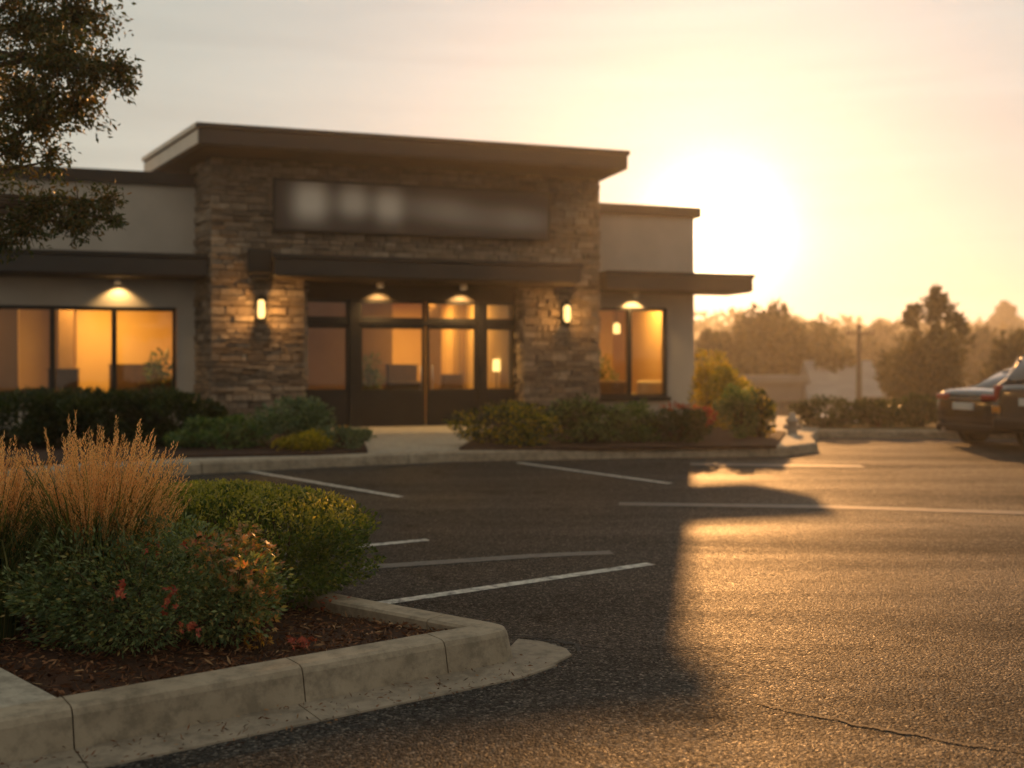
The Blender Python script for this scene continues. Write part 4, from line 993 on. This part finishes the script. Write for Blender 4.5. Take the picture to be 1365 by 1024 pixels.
# ------------------------------------------------------------------ median, hedges, post
med = [gnd(1045, 583), gnd(1180, 584), gnd(1400, 586), (24, 21.7), (24, 24.3), (7.2, 24.3)]
MP = resample([med[-1]] + med[:4], 0.4); MN = frames(MP)
cut_pieces('kerb', MP, MN, bprof, M['kerb'], [MP[i] for i in range(7, len(MP) - 3, 8)], 0.001, 0.012)
mb = MB(); mb.prism([(p.x + n_.x * 0.2, p.y + n_.y * 0.2) for p, n_ in zip(MP, MN)] + [(24, 24.3)], -0.03, 0.14); tag(mb.build('median', M['terrain']), kind='structure')
def mshrub(px0, px1, ytop, d_, mat, label, n_=1600, mats=None):
    x0 = (px0 - 682.5) / FPX * d_; x1 = (px1 - 682.5) / FPX * d_; h = CAM_H - (ytop - HOR) / FPX * d_ - 0.14
    shrub('hedge', label, ((x0 + x1) / 2, d_, 0.14), ((x1 - x0) / 2 * 1.1, 0.6, h / 2 * 1.12), n_, 0.1, 0.06, M[mat], 'low hedges on the far median', 3.2, 24, 0.4, mats, 'hedge')
mshrub(1062, 1135, 536, 23.0, 'dkgreen', 'short dark hedge on the far median beside the pale post', 1500)
mshrub(1135, 1200, 541, 23.0, 'dkgreen', 'dark hedge on the far median below the utility pole', 1500)
mshrub(1190, 1262, 533, 23.2, 'dkgreen', 'dark hedge on the far median left of the grey sedan', 1800)
mshrub(1255, 1380, 530, 23.2, 'dkgreen', 'dark hedge on the far median behind the grey sedan', 2200)
px_ = gnd(1056, 589); pb = empty('bollard', (px_[0], px_[1], 0.0), 0, 'short pale post with rounded cap at end of the kerb', 'bollard')
mb = MB(); mb.lathe([(0.13, 0), (0.13, 0.05), (0.095, 0.07), (0.09, 0.36), (0.12, 0.38), (0.12, 0.42), (0.085, 0.45), (0.06, 0.54), (0.02, 0.57)], n=16); mb.build('post', M['postpaint'], pb, smooth=True)
for s in (-1, 1):
    mb = MB(); mb.lathe([(0.05, 0.0), (0.05, 0.07), (0.015, 0.075)], Matrix.Translation((s * 0.085, 0, 0.29)) @ Matrix.Rotation(s * math.pi / 2, 4, 'Y'), 10)
    mb.build('side_cap', M['postpaint'], pb)

# ------------------------------------------------------------------ cars
def car(name, loc, rz, label, paint, st, gh, wheels, wr, half, rear):
    """x runs from rear (0) to front; st: (x, halfwidth, z_bottom, z_top); gh: (x, w_base, z_base, w_top, z_top)"""
    t = empty(name, loc, rz, label, 'car')
    rings = []
    for x, w, zb_, zt_ in st:
        zm = zb_ + (zt_ - zb_) * 0.5
        half_ = [(0, zb_), (w * 0.86, zb_), (w * 0.97, zb_ + 0.08), (w, zm), (w * 0.975, zt_ - 0.14), (w * 0.90, zt_ - 0.035), (w * 0.78, zt_), (0, zt_ + 0.012)]
        rings.append([(x, y, z) for y, z in half_] + [(x, -y, z) for y, z in reversed(half_[1:-1])])
    mb = MB(); mb.loft(rings); body = mb.build('body', paint, t, smooth=True)
    body.modifiers.new('sub', 'SUBSURF').levels = 1; body.modifiers['sub'].render_levels = 2
    gr = []
    for x, w0, z0, w1, z1 in gh:
        hh = [(0, z0), (w0, z0), (w0 * 0.45 + w1 * 0.55, z0 * 0.45 + z1 * 0.55), (w1, z1 - 0.05), (w1 * 0.88, z1 - 0.008), (0, z1 + 0.01)]
        gr.append([(x, y, z) for y, z in hh] + [(x, -y, z) for y, z in reversed(hh[1:-1])])
    mb = MB(); mb.loft(gr); mb.build('window_glass', M['carglass'], t, smooth=True)
    rp = []
    for x, w0, z0, w1, z1 in gh[1:-1]:
        hh = [(0, z1 - 0.03), (w1 * 0.97, z1 - 0.06), (w1 * 1.012, z1 - 0.045), (w1 * 0.9, z1 + 0.006), (0, z1 + 0.025)]
        rp.append([(x, y, z) for y, z in hh] + [(x, -y, z) for y, z in reversed(hh[1:-1])])
    mb = MB(); mb.loft(rp); mb.build('roof', paint, t, smooth=True)
    for s in (-1, 1):
        pw = lambda g, f: (s * (g[1] * (1 - f) + g[3] * f + 0.004), g[2] * (1 - f) + (g[4] - 0.045) * f)
        def pil(g0, g1, r):          # from the base of station g0 to the roof of station g1
            pts = []
            for f in (0, 0.5, 1.0):
                g = [g0[i] * (1 - f) + g1[i] * f for i in range(5)]; y, z = pw(g, f * 0.98); pts.append((g[0], y, z))
            mb = MB(); mb.tube(pts, r, 6); mb.build('pillar', paint, t)
        pil(gh[0], gh[1], 0.035); pil(gh[-1], gh[-2], 0.035)
        g = gh[len(gh) // 2]; g_ = list(g); g_[0] = (gh[1][0] + gh[-2][0]) / 2; pil(g_, g_, 0.03)
    for x in wheels:
        for s in (-1, 1):
            mt = Matrix.Translation((x, s * (half - 0.12), wr)) @ Matrix.Rotation(-s * math.pi / 2, 4, 'X')
            ah = MB(); ah.lathe([(wr * 1.12, 0.02), (wr * 1.14, 0.128), (0.05, 0.13)], mt, 24); ah.build('wheel_arch', M['blackplastic'], t)
            w = MB(); w.lathe([(wr * 0.6, -0.08), (wr * 0.93, -0.1), (wr, -0.07), (wr, 0.10), (wr * 0.95, 0.135), (wr * 0.68, 0.14), (wr * 0.64, 0.12)], mt, 28); w = w.build('wheel', M['rubber'], t, smooth=True)
            r = MB(); r.lathe([(0.02, 0.09), (wr * 0.63, 0.10), (wr * 0.66, 0.136), (wr * 0.58, 0.14), (wr * 0.5, 0.118), (0.06, 0.13), (0.02, 0.135)], mt, 20); r.build('rim', M['rim'], w)
            for k in range(5):
                a = k * 2 * math.pi / 5; sp = MB(); sp.boxm((wr * 0.5, 0.05, 0.03), mt @ Matrix.Rotation(a, 4, 'Z') @ Matrix.Translation((wr * 0.32, 0, 0.135))); sp.build('spoke', M['rim'], w)
    for s in (-1, 1):
        mb = MB(); mb.prism([(gh[-1][0] - 0.35, s * 0.88), (gh[-1][0] - 0.2, s * 0.88), (gh[-1][0] - 0.22, s * 1.05), (gh[-1][0] - 0.34, s * 1.05)][::s], st[len(st)//2][3] - 0.02, st[len(st)//2][3] + 0.12); mb.build('mirror', paint, t, bevel=0.02)
    rear(t)
    for s in (-1, 1):
        x1, w1_ = st[-2][0], st[-2][1]; mb = MB(); mb.boxm((0.18, 0.36, 0.13), Matrix.Translation((x1 - 0.02, s * w1_ * 0.72, st[-2][3] - 0.13)) @ Matrix.Rotation(-s * 0.35, 4, 'Z')); mb.build('headlight', M['lens'], t, bevel=0.03)
    return t
sedan_st = [(0.0, 0.70, 0.42, 0.72), (0.05, 0.80, 0.30, 0.92), (0.14, 0.86, 0.26, 1.03), (0.45, 0.90, 0.22, 1.045), (0.95, 0.91, 0.2, 1.04), (1.8, 0.915, 0.2, 1.0), (3.0, 0.915, 0.2, 0.99), (3.55, 0.91, 0.2, 0.97), (4.2, 0.89, 0.22, 0.86), (4.62, 0.82, 0.25, 0.76), (4.74, 0.68, 0.34, 0.60)]
sedan_gh = [(0.62, 0.76, 1.0, 0.66, 1.03), (1.35, 0.80, 0.98, 0.60, 1.37), (1.7, 0.81, 0.97, 0.61, 1.44), (2.5, 0.81, 0.97, 0.61, 1.45), (2.85, 0.81, 0.96, 0.60, 1.40), (3.62, 0.78, 0.93, 0.66, 0.98)]
def sedan_rear(t):
    for s in (-1, 1):
        mb = MB(); mb.boxm((0.13, 0.36, 0.11), Matrix.Translation((0.072, s * 0.62, 0.89)) @ Matrix.Rotation(-s * 0.22, 4, 'Z')); mb.build('tail_light', M['tail'], t, bevel=0.03)
    mb = MB(); mb.box(0.0, 0.03, -0.40, 0.40, 0.845, 0.875); mb.build('trunk_trim', M['rim'], t, bevel=0.005)
    mb = MB(); mb.box(-0.025, 0.02, -0.26, 0.26, 0.66, 0.79); mb.build('licence_plate', M['plate'], t, bevel=0.008)
    mb = MB(); mb.box(-0.03, 0.28, -0.74, 0.74, 0.24, 0.40); mb.build('bumper', M['blackplastic'], t, bevel=0.05)
    mb = MB(); mb.lathe([(0.03, -0.02), (0.045, -0.02), (0.045, 0.18), (0.03, 0.18)], Matrix.Translation((-0.02, 0.5, 0.27)) @ Matrix.Rotation(math.pi / 2, 4, 'Y'), 12); mb.build('exhaust', M['rim'], t)
sd = gnd(1252, 594)
CARZ = R(90 - 23 - 50)
car('sedan', (sd[0] + 0.42, sd[1] - 0.05, 0), CARZ, 'dark grey four-door sedan parked near right edge with its rear showing', M['silver'], sedan_st, sedan_gh, (0.98, 3.78), 0.325, 0.91, sedan_rear)
suv_st = [(0.0, 0.78, 0.45, 1.0), (0.06, 0.88, 0.34, 1.12), (0.2, 0.93, 0.3, 1.17), (0.8, 0.95, 0.28, 1.17), (1.8, 0.955, 0.27, 1.15), (3.0, 0.955, 0.27, 1.13), (3.6, 0.95, 0.27, 1.10), (4.3, 0.93, 0.29, 1.0), (4.65, 0.86, 0.32, 0.9), (4.76, 0.72, 0.42, 0.72)]
suv_gh = [(0.12, 0.86, 1.1, 0.80, 1.16), (0.42, 0.86, 1.1, 0.70, 1.64), (0.8, 0.86, 1.1, 0.70, 1.70), (2.3, 0.86, 1.1, 0.70, 1.72), (2.85, 0.85, 1.08, 0.69, 1.66), (3.65, 0.83, 1.04, 0.72, 1.10)]
def suv_rear(t):
    for s in (-1, 1):
        mb = MB(); mb.boxm((0.15, 0.14, 0.24), Matrix.Translation((0.10, s * 0.83, 1.0)) @ Matrix.Rotation(-s * 0.2, 4, 'Z')); mb.build('tail_light', M['tail'], t, bevel=0.03)
        mb = MB(); mb.boxm((0.1, 0.16, 0.12), Matrix.Translation((0.03, s * 0.80, 0.70))); mb.build('indicator', M['amber'], t, bevel=0.02)
    mb = MB(); mb.box(-0.05, 0.3, -0.85, 0.85, 0.34, 0.56); mb.build('bumper', M['blackplastic'], t, bevel=0.06)
    mb = MB(); mb.box(-0.02, 0.02, -0.26, 0.26, 0.78, 0.91); mb.build('licence_plate', M['plate'], t, bevel=0.008)
sv = gnd(1345, 604)
car('suv', (sv[0] + 0.32, sv[1] - 0.1, 0), CARZ, 'dark silver sport utility vehicle cut off by the right edge', M['silvercar'], suv_st, suv_gh, (0.95, 3.75), 0.36, 0.95, suv_rear)
wc = at(1046, 552, 38.0)
car('sedan', (wc.x - 0.3, wc.y, terr(wc.x, wc.y)), R(20), 'distant white sedan parked below the lot behind the pale post', M['whitecar'], sedan_st, sedan_gh, (0.98, 3.78), 0.325, 0.91, sedan_rear)

# ------------------------------------------------------------------ far trees, houses, pole
def far_tree(name, px, ytop, d_, w_px, label, kind='round', n_=2600, leaf=0.34, group='trees beyond the parking lot'):
    p = at(px, ytop, d_); z0 = terr(p.x, p.y); H = p.z - z0; rw = w_px / FPX * d_ / 2
    t = empty(name, (p.x, p.y, z0), 0, label, 'tree', group)
    mb = MB(); mb.tube([(0, 0, -0.2), (0.1, 0, H * 0.3), (-0.05, 0.1, H * 0.6), (0, 0, H * 0.9)], [0.035 * H, 0.028 * H, 0.018 * H, 0.006 * H], 8)
    PP, DD = [], []
    if kind == 'round':
        for k in range(9):
            a = 2 * math.pi * k / 9; mb.tube([(0, 0, H * (0.25 + 0.04 * k)), (math.cos(a) * rw * 0.4, math.sin(a) * rw * 0.4, H * (0.4 + 0.04 * k)), (math.cos(a) * rw * 0.75, math.sin(a) * rw * 0.75, H * (0.5 + 0.03 * k))], [0.012 * H, 0.008 * H, 0.003 * H], 5)
        P_, D_ = blob_points(n_ * 2, (0, 0, H * 0.54), (rw * 1.08, rw * 1.08, H * 0.48), 2.1, 0.25, 60, 0.27)
    else:
        # irregular: broad lower body with thin upper leaders
        P1, D1 = blob_points(int(n_ * 1.7), (0, 0, H * 0.44), (rw * 1.15, rw * 1.1, H * 0.46), 2.2, 0.25, 50, 0.28)
        L_ = [(P1, D1)]
        for ox, hz, r in ((-0.38, 0.85, 0.12), (0.12, 0.95, 0.11), (-0.02, 0.86, 0.15), (0.50, 0.83, 0.12), (0.2, 0.9, 0.08)):
            L_.append(blob_points(int(n_ * 0.05), (ox * rw, 0.05 * rw, H * hz), (rw * r * 1.4, rw * r * 1.4, H * r * 0.6), 2.0, 0.2, 7, 0.5)); mb.tube([(0, 0, H * 0.45), (ox * rw * .7, 0, H * (hz - .12)), (ox * rw, 0.05 * rw, H * (hz + .04))], [0.012 * H, 0.008 * H, 0.003 * H], 5)
        P_ = np.concatenate([a for a, _ in L_]); D_ = np.concatenate([b for _, b in L_])
    mb.build('trunk', M['bark'], t)
    k = len(P_); leaves('crown', P_, D_, leaf * rng.uniform(0.6, 1.3, k), leaf * 0.6 * rng.uniform(0.7, 1.2, k), M['fartree'], t)
    return t
far_tree('broadleaf_tree', 1022, 402, 62, 142, 'large rounded tree tallest of the hazy group right of the building', n_=5200, leaf=0.42)
far_tree('broadleaf_tree', 965, 436, 56, 88, 'hazy rounded tree just right of the building corner', n_=4000, leaf=0.38)
far_tree('broadleaf_tree', 1086, 416, 70, 96, 'hazy tree right behind the tallest rounded tree', n_=2600, leaf=0.42)
far_tree('broadleaf_tree', 1110, 446, 58, 62, 'smaller hazy tree left of the utility pole', n_=2000, leaf=0.36)
far_tree('broadleaf_tree', 1176, 436, 120, 70, 'pale distant tree behind the utility pole', n_=1800, leaf=0.7)
far_tree('broadleaf_tree', 1138, 440, 130, 60, 'pale distant tree left of the utility pole top', n_=1600, leaf=0.7)
far_tree('irregular_tree', 1243, 388, 42, 122, 'dark irregular tree with thin upper leaders behind the sedan', 'irregular', 4200, 0.26)
far_tree('broadleaf_tree', 1352, 446, 46, 96, 'olive tree at the right edge behind the cars', n_=2600, leaf=0.3)
far_tree('broadleaf_tree', 1420, 430, 52, 110, 'olive tree mostly outside the right edge', n_=2200, leaf=0.34)
far_tree('broadleaf_tree', 1337, 409, 210, 36, 'pale domed tree standing out on the distant ridge', n_=1200, leaf=1.2)
far_tree('broadleaf_tree', 1300, 440, 95, 80, 'hazy tree between the irregular tree and the right edge', n_=2000, leaf=0.6)
for i, (px, yt, d_, w, kind) in enumerate(((942, 452, 84, 70, 'round'), (1000, 428, 92, 90, 'round'), (1060, 436, 100, 90, 'round'), (1112, 452, 88, 70, 'round'), (1158, 456, 92, 74, 'round'), (1205, 452, 100, 76, 'round'), (1268, 447, 118, 84, 'round'), (1322, 452, 104, 90, 'round'))):
    far_tree('broadleaf_tree', px, yt, d_, w, ('hazy tree just beyond the building corner, lowest of its row', 'hazy broad tree left of the tallest rounded tree', 'hazy broad tree right of the tallest rounded tree', 'hazy low tree left of the utility pole foot', 'hazy low tree right behind the utility pole', 'hazy tree at the left shoulder of the irregular tree', 'faint far tree at the right shoulder of irregular tree', 'faint far tree above the roof of the grey sedan')[i], kind, 1500, 0.55)
# wooded ridge
n = 9000
X = rng.uniform(20, 330, n); Y = rng.uniform(150, 420, n)
cx = np.round(X / 9) * 9 + np.sin(np.round(Y / 11) * 3.7) * 4; cyy = np.round(Y / 11) * 11
Z = np.array([terr(a, b) for a, b in zip(X, Y)]) + 5.5 * np.sqrt(np.clip(1 - ((X - cx) ** 2 + (Y - cyy) ** 2) / 40, 0.02, 1)) * (0.7 + 0.5 * np.abs(np.sin(cx * 1.7 + cyy))) 
o = leaves('ridge_woodland', np.stack([X, Y, Z], 1), unit(n) + np.array([0, 0, 0.6]), rng.uniform(1.6, 3.2, n), rng.uniform(1.2, 2.2, n), M['fartree']); tag(o, kind='stuff')
def house(px0, px1, ytop, ybase, d_, label, roof='flat'):
    a, b = at(px0, ytop, d_), at(px1, ytop, d_); z0 = min(terr(a.x, a.y), at(px0, ybase, d_).z); W_ = b.x - a.x; H = a.z - z0
    t = empty('house', ((a.x + b.x) / 2, d_, z0), R(-6), label, 'house', 'houses below the lot')
    wallh = H * (0.92 if roof == 'flat' else 0.62)
    mb = MB(); mb.box(-W_/2, W_/2, 0, 6, 0, wallh); mb.build('wall', M['farwall'], t)
    if roof == 'flat':
        mb = MB(); mb.box(-W_/2 - .2, W_/2 + .2, -0.2, 6.2, wallh + 0.002, H); mb.build('roof', M['farroof'], t)
    else:
        mb = MB(); e = 0.4; mb.loft([[(-W_/2 - e, -e, wallh + .002), (-W_/2 - e, 3, H), (-W_/2 - e, 6 + e, wallh + .002)], [(W_/2 + e, -e, wallh + .002), (W_/2 + e, 3, H), (W_/2 + e, 6 + e, wallh + .002)]]); mb.build('roof', M['farroof'], t)
    k = max(2, int(W_ / 1.6))
    for i in range(k):
        x = -W_/2 + (i + 0.5) * W_ / k
        w = MB(); w.box(x - 0.45, x + 0.45, -0.05, -0.002, wallh * 0.35, wallh * 0.78); w = w.build('window', M['carglass'], t)
        f = MB(); f.box(x - 0.52, x + 0.52, -0.07, -0.051, wallh * 0.78, wallh * 0.78 + 0.1); f.build('lintel', M['farwall'], w)
house(1000, 1070, 501, 535, 50, 'low white flat-roofed house right of the building through the haze')
house(1096, 1168, 480, 530, 55, 'grey gabled house behind the utility pole', 'gable')
house(1232, 1290, 462, 500, 140, 'faint distant house on the slope behind the irregular tree', 'gable')
house(1306, 1362, 452, 490, 150, 'faint distant house on the slope above the parked cars', 'gable')
house(1098, 1142, 513, 540, 47, 'small pale gabled house in front of the grey gabled house', 'gable')
pp = at(1145, 432, 48); pz = terr(pp.x, pp.y)
up = empty('utility_pole', (pp.x, pp.y, pz), R(12), 'thin wooden utility pole with crossarm left of the irregular tree', 'utility pole'); H = pp.z - pz
mb = MB(); mb.tube([(0, 0, -0.2), (0, 0, H)], [0.16, 0.10], 10); mb.build('pole', M['polewood'], up)
mb = MB(); mb.box(-0.7, 0.7, -0.14, -0.05, H - 0.5, H - 0.38); mb.build('crossarm', M['polewood'], up)
for s in (-0.6, 0.0, 0.6):
    mb = MB(); mb.lathe([(0.03, 0), (0.05, 0.04), (0.03, 0.1), (0.045, 0.13), (0.01, 0.16)], Matrix.Translation((s, -0.1, H - 0.379)), 8); mb.build('insulator', M['postpaint'], up)

# ------------------------------------------------------------------ haze: the evening air
mb = MB(); mb.box(-480, 480, -60, 440, -6.5, 26)
hz = mb.build('haze', M['terrain'])
t = NT('evening_haze'); pv = t.node('VolumePrincipled')
pv.inputs['Color'].default_value = (0.98, 0.96, 0.92, 1); pv.inputs['Density'].default_value = 0.0010; pv.inputs['Anisotropy'].default_value = 0.71
t.l.new(pv.outputs[0], t.out.inputs['Volume']); hz.data.materials.clear(); hz.data.materials.append(t.m)
tag(hz, kind='stuff')
